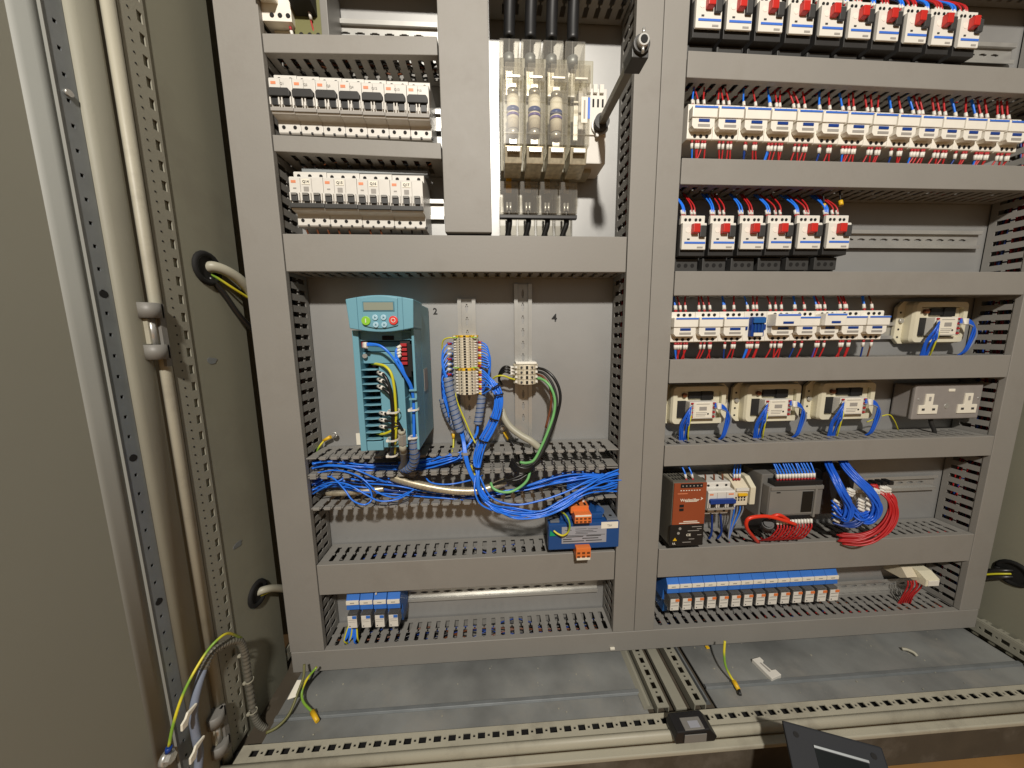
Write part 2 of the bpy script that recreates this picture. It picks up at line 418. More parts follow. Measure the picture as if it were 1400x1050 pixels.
# hinges
for px, py, lb in ((203, 453, 'upper grey pin hinge between door fold and post'), (306, 993, 'lower grey pin hinge near the cabinet floor')):
    c = at_x(px, py, XL + .004); zc = c.z
    h = MB().cyl((XL + .001, -.2055, zc + .017), (XL + .001, -.2055, zc + .036), .0115, 18)
    h.cyl((XL + .001, -.2055, zc - .036), (XL + .001, -.2055, zc - .017), .0115, 18)
    h.box(XL - .0080, XL + .0075, -.2045, -.1935, zc + .0175, zc + .0355).box(XL - .0080, XL + .0075, -.2045, -.1935, zc - .0355, zc - .0175)
    h.box(XL + .0035, XL + .0075, -.200, -.1925, zc - .046, zc + .036)
    ho = h.build('hinge', 'grey', enc); ho['label'] = lb
    MB().cyl((XL + .001, -.2055, zc - .0169), (XL + .001, -.2055, zc + .0169), .004, 12).build('hinge_pin', 'zinc', ho)
    dbox(MB(), -.004, .010, -.006, .006, zc - .0165, zc + .0165).build('hinge_leaf', 'paint_lit', ho, .001)
# cable entry holes with rubber edging
for (px, py, X, rr) in ((283, 367, XL - .0015, .022), (352, 811, XL - .0015, .020), (1386, 784, XR + .0035, .023)):
    c = at_x(px, py, X); sg = 1 if X < 0 else -1
    g = MB()
    ring = [Vector((X, c.y + math.cos(a) * rr, c.z + math.sin(a) * rr)) for a in [i * math.pi / 10 for i in range(21)]]
    g.tube(ring, .0045, 8, raw=True)
    g.cyl((X - sg * .0006, c.y, c.z), (X + sg * .0004, c.y, c.z), rr, 20)
    g.build('cable_entry', 'hole', enc)
# ------------------------------------------------------------------ mounting plate
plate = MB().box(XL + .035, XR - .02, .001, .004, .15, TOP - .05).build('mounting_plate', 'galv', None, .001)
tag(plate, 'large galvanised steel mounting plate behind all the devices', 'plate')
def marker_digit(body, px, py, size):
    lettering(body, size, 'black', plate, at(px, py, .0003), 'handwritten_number')
marker_digit('2', 595, 426, .017); marker_digit('4', 758, 435, .021)

# ------------------------------------------------------------------ wiring ducts
DY = -.065
def duct_wall(L, depth, fn, pitch=.02, phase=0.0, t=.0016, open_tip=False, tip=None):
    us = [0]; a = phase
    while a + pitch < L:
        us += [a + .0105, a + .0132, a + .0166, a + .0192]; a += pitch
    us = us + [L]
    k = depth / .065
    vs = [0, .010 * k, .029 * k, .034 * k, .054 * k, depth]
    def h(i, j):
        if i == 0 or i >= len(us) - 2: return False
        q = (i - 1) % 4
        if q == 3: return False
        if j in (1, 3): return True
        if j in (2,): return q == 1
        if j == 4: return q == 1
        return False
    return MB().grid(us, vs, h, 0, t, fn)
def duct(x0, x1, z0, z1, axis, label, lid=True, depth=.065, dz=0.0, wall_mat='duct_wall', lid_over=None, open_tip=False):
    """one length of slotted wiring duct; dz tilts a horizontal run (z at the far end minus z at the start)"""
    o = thing('wiring_duct', label, 'wiring duct', (0, 0, 0), 'grey slotted wiring ducts')
    t = .0016
    sh = lambda x: dz * (x - x0) / (x1 - x0) if axis == 'x' else 0
    ph = random.random() * .012
    if axis == 'x':
        L = x1 - x0
        duct_wall(L, depth, lambda u, v, q: (x0 + u, -.002 - v, z1 - q + sh(x0 + u)), phase=ph).build('slotted_wall', wall_mat, o)
        duct_wall(L, depth, lambda u, v, q: (x0 + u, -.002 - v, z0 + q + sh(x0 + u)), phase=ph).build('slotted_wall', wall_mat, o)
    else:
        L = z1 - z0
        duct_wall(L, depth, lambda u, v, q: (x0 + q, -.002 - v, z0 + u), phase=ph).build('slotted_wall', wall_mat, o)
        duct_wall(L, depth, lambda u, v, q: (x1 - q, -.002 - v, z0 + u), phase=ph).build('slotted_wall', wall_mat, o)
    if axis == 'x':
        MB().hexa([(x0, -.003, z0 + .002), (x1, -.003, z0 + .002 + dz), (x1, -.0005, z0 + .002 + dz), (x0, -.0005, z0 + .002), (x0, -.003, z1 - .002), (x1, -.003, z1 - .002 + dz), (x1, -.0005, z1 - .002 + dz), (x0, -.0005, z1 - .002)]).build('base', wall_mat, o)
    else: MB().box(x0 + .002, x1 - .002, -.003, -.0005, z0, z1).build('base', wall_mat, o)
    else_tips = not lid
    if else_tips:
        for zt_ in (z1, z0 + .0016):
            tb_ = MB(); a = ph
            while a + .02 < x1 - x0:
                if random.random() < .90:
                    tb_.prism([(-.0612, zt_ - .0040), (-.0612, zt_ + .0008), (-.0660, zt_ + .0016), (-.0688, zt_ + .0004), (-.0690, zt_ - .0030), (-.0670, zt_ - .0044)], x0 + a - .0004, x0 + a + .0105, 'x')
                a += .02
            tb_.build('rolled_tips', 'duct', o, kind='stuff')
    if lid:
        e = .0012; f = -.002 - depth - .0018; bk = -.002 - depth + .0095
        a0, a1 = lid_over or (0, 0)
        if axis == 'x':
            X0, X1 = x0 - a0, x1 + a1
            m = MB().hexa([(X0, f, z0 - e), (X1, f, z0 - e + dz), (X1, bk, z0 - e + dz), (X0, bk, z0 - e), (X0, f, z1 + e), (X1, f, z1 + e + dz), (X1, bk, z1 + e + dz), (X0, bk, z1 + e)])
        else: m = MB().box(x0 - e, x1 + e, f, bk, z0 - a0, z1 + a1)
        m.build('lid', 'duct', o, .0014, seg=3)
    return o
XA, XB, XC, XD, XE, XFm, XG, XH, XI = -.409, -.346, -.075, .002, .2435, .288, .329, 1.036, 1.082
ZB0, ZB1 = .1395, .1825
duct(XA, XB, ZB1 + .002, TOP - .08, 'z', 'tall upright duct at the far left edge of the panel')
duct(XE, XFm - .0016, ZB1 + .002, TOP - .08, 'z', 'upright duct in the middle, the one on the drive side of the seam')
duct(XFm + .0016, XG, ZB1 + .002, TOP - .08, 'z', 'upright duct in the middle, the one on the contactor side of the seam')
duct(XH, XI, ZB1 + .002, TOP - .08, 'z', 'upright duct at the far right edge of the panel')
duct(XA, XI, ZB0, ZB1, 'x', 'long bottom duct running under the whole panel')
duct(XC, XD, .9775, TOP - .08, 'z', 'wide upright duct between the small breakers and the fuse switch')
e = .003
duct(XB + e, XC - e, 1.2385, 1.2625, 'x', 'narrow topmost duct above the two-pole breakers', dz=.006)
duct(XB + e, XC - e, 1.099, 1.121, 'x', 'narrow slightly sloping duct between the two breaker rows', dz=-.006)
duct(XB + e, XE - e, .9135, .9715, 'x', 'broad duct above the blue drive')
duct(XB + e, XE - e, .308, .369, 'x', 'broad duct below the blue transformer')
duct(XG + e, XH - e, 1.2265, 1.264, 'x', 'duct below the top row of motor starters', dz=-.006)
duct(XG + e, XH - e, 1.061, 1.101, 'x', 'duct under the longest row of contactors')
duct(XG + e, XH - e, .873, .9135, 'x', 'duct under the row of six motor starters')
duct(XG + e, XH - e, .7115, .754, 'x', 'duct above the three cream module boxes and the socket')
duct(XG + e, XH - e, .547, .587, 'x', 'duct above the controller and the orange power supply')
duct(XG + e, XH - e, .307, .368, 'x', 'broad duct between the controller and the fourteen relays')
zt1, zt2, zt3 = at(530, 31, 0).z + .046, at(760, 72, 0).z + .046, at(1370, 50, 0).z + .046
duct(XB + e, XC - e, zt1, zt1 + .04, 'x', 'cut-off duct above the top rail beside the relays')
duct(XD + e, XE - e, zt2, zt2 + .06, 'x', 'cut-off duct above the fuse switch cables')
duct(XG + e, XH - e, zt3, zt3 + .04, 'x', 'cut-off duct above the topmost motor starters')
# the two uncovered ducts full of wires below the drive
duct(XB + e, XE - e, .5500, .5835, 'x', 'narrow uncovered duct right below the drive', lid=False)
duct(XB + e, XE - e, .4840, .5470, 'x', 'wider uncovered duct full of blue wires', lid=False)

# ------------------------------------------------------------------ DIN rails
def din(p0, p1, label, slots=True, shift=0):
    """35 mm top-hat rail from p0 to p1 (horizontal or vertical) standing on the plate"""
    p0, p1 = Vector(p0), Vector(p1); d = (p1 - p0); L = d.length; d.normalize(); n = Vector((0, -1, 0)); s = d.cross(n)
    us = [0]; a = .01
    while a + .025 < L: us += [a, a + .0035, a + .0125, a + .016]; a += .025
    us.append(L)
    f = lambda u, v, t: tuple(p0 + d * u + s * (v - .0115) + n * (.0008 + t))
    def hole(i, j):
        q = (i - 1) % 4
        if i == 0 or i >= len(us) - 1: return False
        return (j == 2 and q in (0, 2)) or (q == 1 and j in (1, 2, 3))
    b = MB().grid(us, [0, .009, .0102, .0128, .014, .023], hole, 0, .0012, f)
    for sg in (-1, 1):
        b.hexa([tuple(p0 + d * u + s * (sg * q) + n * t) for t in (.0008, .0078) for (u, q) in ((0, .0103), (L, .0103), (L, .0115), (0, .0115))])
        b.hexa([tuple(p0 + d * u + s * (sg * q) + n * t) for t in (.0068, .008) for (u, q) in ((0, .0105), (L, .0105), (L, .0175), (0, .0175))])
    o = b.build('din_rail', 'zinc'); return tag(o, label, 'rail', 'mounting rails')
def dinh(xa, xb, z, label): return din((xa, 0, z), (xb, 0, z), label)
dinh(XB + .01, XC - .01, at(540, 44, -.008).z, 'bright slotted rail at the very top beside the cut-off relay')
dinh(XB + .01, XC - .01, at(595, 164, -.008).z, 'slotted rail carrying the seven two-pole breakers')
dinh(XB + .01, XC - .01, at(592, 286, -.008).z, 'slotted rail carrying the four three-pole breakers')
zr3 = at(1260, 328, -.004).z; zr4 = at(1225, 452, -.004).z; zr6 = at(1270, 659, -.004).z; zb = at(1200, 800, -.004).z
dinh(XG + .01, XH - .02, at(1370, 75, -.004).z, 'slotted rail carrying the top row of motor starters')
dinh(XG + .01, XH - .02, at(1160, 168, -.004).z, 'slotted rail behind the longest row of contactors')
dinh(XG + .01, XH - .02, zr3, 'slotted rail carrying the row of six motor starters')
dinh(XG + .01, .87, zr4, 'slotted rail behind the row of nine contactors')
dinh(XG + .01, XH - .02, zr6, 'slotted rail carrying the controller and the power supply')
dinh(XG + .01, XH - .02, zb, 'slotted rail carrying the row of fourteen relays')
dinh(XB + .02, XE - .015, at(700, 806, -.008).z, 'slotted rail carrying the four relays near the bottom')
v1t = at(636, 408, -.008); v2t = at(715, 388, -.008); v1b = at(639, 603, -.008)
din((v1t.x + .002, 0, v1t.z), (v1t.x + .002, 0, .592), 'upright slotted rail carrying the tall terminal stack')
din((v2t.x, 0, v2t.z), (v2t.x, 0, .592), 'upright slotted rail carrying the four-way terminal block')

# ================================================================== WIRES
def wire(pts, r, m, label, name='wire', group=None, cat='wire', n=7, samples=6, raw=False):
    o = MB().tube(pts, r, n, samples=samples, raw=raw).build(name, m)
    return tag(o, label, cat, group)
def sleeve(p0, p1, r, m, parent, name='marker_sleeve'):
    return MB().cyl(p0, p1, r, 8).build(name, m, parent)
def short_wire(p, dirv, L, m, label, group, end=None, r=.0014, markers=True, boot='ferrule_red', mlen=.0085, mr=.0024):
    """a wire leaving a terminal at p along dirv with a coloured ferrule and a white number sleeve"""
    p = Vector(p); d = Vector(dirv).normalized()
    q = p + d * L
    mid = p + d * L * .55 + Vector((random.uniform(-.001, .001), 0, 0))
    o = wire([p, mid, Vector(end) if end else q], r, m, label, 'terminal_wire', group, samples=4, n=6)
    if markers:
        sleeve(p + d * .0035, p + d * (.0035 + mlen), mr, 'white', o)
        sleeve(p - d * .001, p + d * .0035, mr * .85, boot, o, 'ferrule')
    return o

# ================================================================== MINIATURE BREAKERS (upper left)
def mcb_proto(poles, wp, style):
    W = poles * wp; t = thing('circuit_breaker', '', 'circuit breaker', (0, 0, 0))
    h = W / 2 - .0003
    prof = [(-.004, .043), (-.058, .043), (-.060, .041), (-.060, .030), (-.0735, .0285), (-.0752, .026), (-.0752, -.020), (-.0735, -.022), (-.060, -.024), (-.060, -.041), (-.058, -.043), (-.004, -.043)]
    MB().prism(prof, -h, h, 'x').build('body', 'mcb_white', t, .0006)
    tr = MB(); sk = MB()
    for i in range(poles):
        x = -W / 2 + wp * (i + .5)
        for z in (.0355, -.0335):
            tr.cyl((x, -.0606, z), (x, -.055, z), .0028, 12)
        # scalloped lower edge between the clamps
        if i < poles: sk.box(x + wp / 2 - .0016, x + wp / 2 + .0016, -.0607, -.057, -.0425, -.0395)
    tr.build('terminal_screws', 'hole', t, kind='stuff')
    sk.build('clamp_notches', 'black_soft', t, kind='stuff')
    for i in range(1, poles):
        x = -W / 2 + wp * i
        MB().box(x - .0003, x + .0003, -.0756, -.0745, -.0195, .0255).build('pole_seam', 'print_grey', t)
    if style == 2:
        MB().prism([(-h + .0015, .0075), (-h + .004, .0105), (h - .004, .0105), (h - .0015, .0075), (h - .0015, -.001), (-h + .0015, -.001)], -.0815, -.0753).build('toggle', 'black_soft', t, .0008)
        for i in range(poles):
            x = -W / 2 + wp * (i + .5)
            MB().cbox(x, -.0765, -.0065, wp * .52, .003, .0105).build('toggle_slot', 'black', t, .0004)
            for sx in (-1, 1): MB().cbox(x + sx * wp * .37, -.0772, -.006, wp * .11, .004, .012).build('slot_rib', 'mcb_white', t, .0004)
        MB().box(-h, h, -.0772, -.0752, -.0195, -.0145).build('lower_strip', 'print_grey', t, .0005)
    else:
        for i in range(poles):
            x = -W / 2 + wp * (i + .5)
            MB().cbox(x, -.0775, -.0045, wp * .50, .005, .0125).build('toggle', 'charcoal', t, .0006)
            MB().cbox(x, -.0790, .000, wp * .48, .005, .0035).build('toggle_ridge', 'grey', t, .0004)
            for sx in (-1, 1): MB().cbox(x + sx * wp * .37, -.0772, -.003, wp * .11, .004, .0125).build('slot_rib', 'mcb_white', t, .0004)
        MB().box(-h, h, -.0782, -.0752, -.0195, -.0125).build('toggle_bar', 'charcoal', t, .0008)
    MB().box(-h + .003, -h + .0105, -.0755, -.0751, .0185, .0225).build('brand_mark', 'print_orange', t)
    return t
xs = [369.5 + 31.1 * i for i in range(8)]
names2 = ['Q1', 'Q2', 'Q3', 'Q4', 'Q12', 'Q13', 'F10']
c0 = at(369.5, 140, -.0752); c1 = at(587.2, 148, -.0752)
wp = (c1.x - c0.x) / 14
zc = (at(480, 106, -.060).z + at(480, 184, -.060).z) / 2
pro = mcb_proto(2, wp, 2)
for i in range(7):
    loc = (c0.x + wp * (2 * i + 1), 0, zc - .0006 * i)
    lb = 'two-pole white breaker marked %s with black linked toggles, %s along the upper row' % (names2[i], ORD[i])
    o = pro if i == 0 else dup(pro, loc, lb); o.location = loc; o['label'] = lb; o['group'] = 'two-pole breakers in the upper row'
for i, o in enumerate([c for c in COL.objects if c.type == 'EMPTY' and c.get('group') == 'two-pole breakers in the upper row']):
    lettering(names2[i], .0048, 'print_grey', o, (wp * .15, -.0756, .0195))
c0 = at(396, 262, -.0752); c1 = at(578.5, 269, -.0752)
wp3 = (c1.x - c0.x) / 12
zc3 = (at(480, 237.5, -.060).z + at(480, 308, -.060).z) / 2
pro = mcb_proto(3, wp3, 3)
names3 = ['Q14', 'Q15', 'Q16', 'Q17']
for i in range(4):
    loc = (c0.x + wp3 * (3 * i + 1.5), 0, zc3 - .0008 * i)
    lb = 'three-pole white breaker with stick-on label %s in the lower breaker row' % names3[i]
    o = pro if i == 0 else dup(pro, loc, lb); o.location = loc; o['label'] = lb; o['group'] = 'three-pole breakers'
for i, o in enumerate([c for c in COL.objects if c.type == 'EMPTY' and c.get('group') == 'three-pole breakers']):
    lab = MB().cbox(0, -.0755, .0205, .0125, .0006, .008).build('name_label', 'label_white', o)
    lettering(names3[i], .0056, 'print_dark', lab, (0, -.0761, .0203))
    MB().cbox(-.018, -.0754, .0105, .005, .0003, .002).build('print_mark', 'print_grey', o)
    MB().cbox(.0, -.0754, .0095, .008, .0003, .007).build('print_mark', 'print_grey', o)
    # stubs of the outgoing wires
for i in range(12):
    x = c0.x + wp3 * (i + .5); p = Vector((x, -.052, zc3 - .045))
    m = ['brown_wire', 'wire_black', 'tape_grey'][i % 3] if i < 9 else 'green_dark'
    if random.random() < .9:
        wire([p, p + Vector((.001, .006, -.012)), p + Vector((random.uniform(-.004, .004), .018, -.022))], .0016, 'brown_wire' if i < 8 else 'wire_black', 'short dark wire leaving the underside of the three-pole breakers', 'terminal_wire', 'wires under the three-pole breakers')
# busbar comb over the three-pole row
bb = MB().box(c0.x + .006, c1.x + .004, -.045, -.030, zc3 + .048, zc3 + .0545).build('busbar', 'zinc_dull', None, .001)
tag(bb, 'dull metal busbar comb above the three-pole breakers', 'busbar')

# cut-off relay at the very top left
p0 = at(359, 30, -.06); p1 = at(399, 30, -.06)
t = thing('control_relay', 'cream control relay with screw terminals cut off by the top edge', 'relay', (0, 0, 0))
za = at(380, 18, -.06).z
MB().box(p0.x, p1.x, -.060, -.004, za - .011, za + .07).build('body', 'cream', t, .0008)
MB().box(p0.x + .002, p1.x - .018, -.088, -.0602, za + .012, za + .06).build('front_block', 'cream', t, .001)
MB().box(p0.x + .008, p1.x - .006, -.045, -.004, za - .036, za - .0115).build('lower_body', 'beige', t, .0008)
for i in range(3):
    x = p0.x + .015 + i * .012
    MB().cyl((x, -.0606, za - .003), (x, -.056, za - .003), .0034, 12).build('terminal_screw', 'hole', t)
    MB().cyl((x - .002, -.0456, za - .029), (x - .002, -.042, za - .029), .0032, 12).build('terminal_screw', 'hole', t)
p2 = at(400, 30, -.05); p3 = at(440, 30, -.05)
t = thing('shaded_relay', 'grey relay in the shade beside the cream control relay', 'relay', (0, 0, 0))
MB().box(p2.x + .002, p3.x, -.05, -.004, za - .032, za + .07).build('body', 'olive', t, .001)
MB().box(p3.x + .0005, p3.x + .012, -.055, -.004, za - .040, za + .07).build('end_bracket', 'grey', t, .001)
MB().prism([(-.05, za + .005), (-.075, za + .012), (-.075, za + .06), (-.05, za + .07)], p2.x + .006, p3.x - .006, 'x').build('front_block', 'black_soft', t, .001)
for i in range(3):
    x = p2.x + .012 + i * .013
    MB().cyl((x, -.0506, za - .020), (x, -.047, za - .020), .0033, 12).build('terminal_screw', 'hole', t)
for (px, py, m) in ((397, 38, 'white'), (422, 13, 'white')):
    p = at(px, py, -.056)
    short_wire(p, (.1, .3, -1), .03, 'red_wire', 'red wire with white marker sleeve on the shaded top relay', 'wires on the top relays')

# ================================================================== FUSE SWITCH
sw = thing('fuse_switch', 'four-pole fuse switch with clear covers and blue-banded fuses', 'fuse switch', (0, 0, 0))
FY = -.098
def px_x(px, py, Y): return at(px, py, Y).x
pl = [(687, 717), (717.5, 747), (748, 777.5), (779, 808)]
zt_, zm_, zb_ = at(740, 92, FY).z, at(740, 193, FY).z, at(740, 216, FY).z
za_ = at(740, 58, -.07).z; ze_ = at(740, 295, -.045).z
xb0, xb1 = at(684, 200, -.04).x, at(806, 200, -.04).x
MB().box(xb0, xb1 + .004, -.040, -.002, at(740, 235, -.04).z, at(740, 80, -.04).z).build('base', 'conduit_grey', sw, .002)
MB().box(at(683, 295, -.045).x, at(789, 295, -.045).x, -.045, -.036, ze_ - .0045, ze_ + .002).build('lower_bar', 'black', sw, .001)
def shell(b, x0, x1, y0, y1, z0, z1, t=.0012, m=0):
    """open-backed clear moulding: four sides and a front"""
    b.box(x0, x1, y0, y0 + t, z0, z1, m).box(x0, x0 + t, y0 + t, y1, z0, z1, m).box(x1 - t, x1, y0 + t, y1, z0, z1, m)
    b.box(x0 + t, x1 - t, y0 + t, y1, z0, z0 + t, m).box(x0 + t, x1 - t, y0 + t, y1, z1 - t, z1, m)
    return b
for i, (a, bx) in enumerate(pl):
    x0, x1 = at(a + 1, 150, FY).x, at(bx - 1, 150, FY).x; xc = (x0 + x1) / 2; W = x1 - x0
    # carrier
    car = shell(MB(), x0, x1, FY, -.045, zb_ + .020, zt_).build('fuse_carrier', 'clear', sw, .0008)
    # handle tab at the top of the carrier
    shell(MB(), x0 + .003, x1 - .003, FY - .010, FY - .0005, zt_ - .026, zt_ - .001).build('pull_tab', 'clear', car, .0008)
    MB().box(x0 + .006, x1 - .006, FY - .004, FY - .001, zt_ - .017, zt_ - .0145).build('tab_slot', 'zinc', car)
    # ribs
    for k, fz in enumerate((.30, .44, .58, .86)):
        z = zt_ + (zb_ + .02 - zt_) * fz
        MB().box(x0 + .0015, x1 - .0015, FY - .0015, FY - .0002, z - .0008, z + .0008).build('rib', 'clear', car)
    # fuse link (three of the four poles)
    zf = at(735, 157 + (3 if i == 2 else 0), -.082).z
    if i < 3:
        f = MB().cyl((xc, -.082, zf - .024), (xc, -.082, zf + .024), .0098, 24).build('fuse_link', 'label_white', car)
        for dz, hh in ((.0035, .0035), (-.004, .002)):
            MB().cyl((xc, -.082, zf + dz - hh), (xc, -.082, zf + dz + hh), .0101, 24).build('blue_band', 'purple' if hh < .003 else 'blue_dark', f)
        for s in (-1, 1):
            MB().cyl((xc, -.082, zf + s * .024), (xc, -.082, zf + s * .034), .0088, 24).build('end_cap', 'zinc', f)
            MB().box(xc - .006, xc + .006, -.0835, -.0805, min(zf + s * .034, zf + s * .044), max(zf + s * .034, zf + s * .044)).build('blade', 'zinc', f, .0005)
    else:
        lab = MB().box(xc + .001, xc + .011, FY - .0018, FY - .0012, zf - .020, zf + .017).build('rating_label', 'label_white', car)
        MB().box(xc + .0112, xc + .0150, FY - .0018, FY - .0012, zf - .014, zf + .016).build('blue_sticker', 'blue_stripe', car)
        MB().box(xc + .0045, xc + .0075, FY - .0022, FY - .0018, zf - .014, zf + .012).build('small_print', 'print_grey', lab)
        MB().box(xc - .004, xc + .004, -.07, -.066, zf - .03, zf + .03).build('neutral_link', 'zinc', car, .0006)
    # lower contact block: sloped metal-looking lip
    zl = zb_
    MB().prism([(FY + .004, zl + .019), (FY + .010, zl - .004), (-.050, zl - .010), (-.050, zl + .019)], x0 + .002, x1 - .002, 'x').build('contact_block', 'braid', sw, .001)
    MB().box(x0 + .006, x1 - .006, FY - .0005, FY + .0035, zl + .009, zl + .0155).build('clip', 'zinc', sw, .0005)
    # upper shroud
    ux0, ux1 = at(683 + 29.7 * i, 72, -.07).x, at(710 + 29.7 * i, 72, -.07).x; uxc = (ux0 + ux1) / 2
    up = shell(MB(), ux0, ux1, -.075, -.02, zt_ + .004, za_).build('upper_shroud', 'clear', sw, .001)
    MB().cyl((uxc, -.055, za_ - .024), (uxc, -.055, za_ - .010), .009, 18).build('cable_lug', 'zinc_dull', sw)
    MB().box(uxc - .006, uxc + .006, -.052, -.046, zt_ - .01, za_ - .024).build('contact_blade', 'zinc', sw, .0006)
    # lower shroud
    lx0, lx1 = at(683.5 + 26.7 * i, 265, -.045).x, at(708.5 + 26.7 * i, 265, -.045).x; lxc = (lx0 + lx1) / 2
    shell(MB(), lx0, lx1, -.050, -.01, ze_ + .003, zl - .014).build('lower_shroud', 'clear_smoke', sw, .001)
    MB().box(lxc - .005, lxc + .005, -.034, -.030, at(700, 264, -.03).z, at(700, 236, -.03).z).build('contact_blade', 'braid' if i else 'yellow', sw, .0006)
    for s in (-1, 1): MB().cyl((lxc + s * .003, -.033, ze_ + .008), (lxc + s * .003, -.033, ze_ + .026), .0022, 10).build('lug_barrel', 'zinc', sw)
    # cables
    wire([(lxc, -.032, ze_ + .012), (lxc + .001, -.032, ze_ - .010), (lxc - .003 - .001 * i, -.028, ze_ - .032), (lxc - .006, -.026, ze_ - .060)], .0050, 'wire_black', 'thick black cable leaving the underside of the fuse switch, %s from the left' % ORD[i], 'power_cable', 'cables under the fuse switch', 'cable', n=12)
    wire([(uxc, -.05, za_ - .014), (uxc + .001, -.05, za_ + .02), (uxc + .003, -.045, za_ + .07), (uxc + .004, -.04, za_ + .14)], .0035, 'wire_black', 'black cable entering the top of the fuse switch, %s from the left' % ORD[i], 'power_cable', 'cables above the fuse switch', 'cable', n=12)
    MB().cyl((uxc + .001, -.05, za_ + .004), (uxc + .002, -.049, za_ + .022), .0022, 10)
    b = MB().tube([(uxc + .001, -.0492, za_ + .018), (uxc + .002, -.046, za_ + .055), (uxc + .004, -.045, za_ + .10)], .0095, 14)
    tag(b.build('cable_boot', 'black'), 'black heat-shrink boot on the %s feed cable above the fuse switch' % ORD[i], 'cable boot', 'cable boots above the fuse switch')
# mechanism housing at the side
mx0, mx1 = at(800, 170, -.058).x, at(829, 170, -.058).x
zt2, zb2 = at(820, 121, -.058).z, at(820, 224, -.058).z
mech = MB().box(mx0 - .012, mx1, -.058, -.003, zb2, zt2).build('mechanism_housing', 'mcb_white', sw, .0015)
zmm = at(820, 186, -.058).z
MB().box(mx0 - .0005, mx1 - .002, -.0605, -.0582, zmm, zt2 - .012).build('housing_panel', 'white', mech, .0008)
for k in range(4):
    MB().box(mx0 + .003 + .008 * k, mx0 + .006 + .008 * k, -.0612, -.0606, zt2 - .030, zt2 - .018).build('vent_slot', 'hole', mech)
for k in range(3):
    MB().box(mx0 + .001 + .011 * k, mx0 + .008 + .011 * k, -.062, -.0582, zt2 - .009, zt2 + .004).build('lug', 'white', mech, .0006)
sp = at(820, 172, -.0605)
MB().cyl((sp.x, -.0606, sp.z), (sp.x, -.074, sp.z), .0125, 24).build('shaft_socket', 'charcoal', mech)
MB().cyl((sp.x, -.0606, sp.z), (sp.x, -.064, sp.z), .0155, 24).build('socket_ring', 'zinc', mech)
MB().cyl((sp.x - .005, -.0625, sp.z - .0165), (sp.x - .005, -.066, sp.z - .0165), .003, 12).build('set_screw', 'zinc', mech)
# switch shaft, standing straight out of the panel towards the room
sh = thing('switch_shaft', 'grey square switch shaft sticking out of the fuse switch towards the viewer', 'shaft', (sp.x, -.074, sp.z))
MB().hexa([(-.0055, 0, -.0055), (.0055, 0, -.0055), (.0055, 0, .0055), (-.0055, 0, .0055), (-.0055, -.118, -.0055), (.0055, -.118, -.0055), (.0055, -.118, .0055), (-.0055, -.118, .0055)]).build('rod', 'psu_side', sh, .001)
MB().cyl((0, -.112, 0), (0, -.146, 0), .0105, 20).box(-.0105, .0105, -.142, -.116, -.013, 0).build('end_clamp', 'charcoal', sh, .001)
MB().cyl((0, -.146, .0), (0, -.1515, .0), .0078, 20, r2=.0066).build('end_ring', 'zinc', sh)
MB().cyl((0, -.1516, .0), (0, -.1521, .0), .0045, 16).build('bore', 'hole', sh)
for s in (-1, 1): MB().cyl((0, -.149, s * .006), (0, -.149, s * .013), .0018, 10).build('cross_pin', 'zinc', sh)

# ================================================================== DRIVE
BY = -.135
dx0, dx1 = -.2165, -.122
dzt, dzb = at(520, 408, -.145).z, .6175
vsd = thing('motor_drive', 'teal blue variable speed drive with keypad and open terminal cover', 'motor drive', (0, 0, 0))
RX = dx0 + .030            # right end of the terminal column
MB().box(dx0, dx1, -.085, -.003, dzb, dzt - .002).build('rear_housing', 'teal', vsd, .002)
zh = at(520, 451, -.148).z     # lower edge of keypad
# front frame around the open terminal space
MB().box(dx0, dx0 + .0095, BY, -.0852, dzb, zh).build('left_cheek', 'teal', vsd, .001)
MB().box(dx1 - .004, dx1, BY, -.0852, dzb, zh + .002).build('right_cheek', 'teal', vsd, .001)
zA = at(530, 498, BY).z
MB().box(RX + .006, dx1 - .020, BY + .004, -.0852, dzb + .004, zA).build('cover_plate', 'teal', vsd, .001)
MB().box(dx0 + .0097, dx1 - .024, BY + .012, -.0852, zA + .0008, at(520, 482, BY).z).build('middle_step', 'teal', vsd, .001)
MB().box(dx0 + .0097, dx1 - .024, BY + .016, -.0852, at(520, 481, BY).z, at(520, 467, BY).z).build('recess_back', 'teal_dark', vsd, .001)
MB().box(dx0 + .0097, dx1 - .0042, BY + .006, -.0852, at(520, 466, BY).z, zh - .0005).build('upper_shelf', 'teal', vsd, .001)
MB().box(dx0 + .0097, RX + .0055, -.100, -.0852, dzb + .016, zA).build('terminal_well', 'black_soft', vsd)
MB().box(dx0 + .0097, RX + .0055, BY + .002, -.0852, dzb, dzb + .0155).build('foot', 'teal', vsd, .001)
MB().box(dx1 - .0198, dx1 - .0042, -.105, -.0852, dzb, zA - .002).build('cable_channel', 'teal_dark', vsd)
MB().box(dx1 - .0208, dx1 - .0192, BY + .001, -.0855, dzb + .010, at(560, 545, BY).z).build('channel_rib', 'teal', vsd)
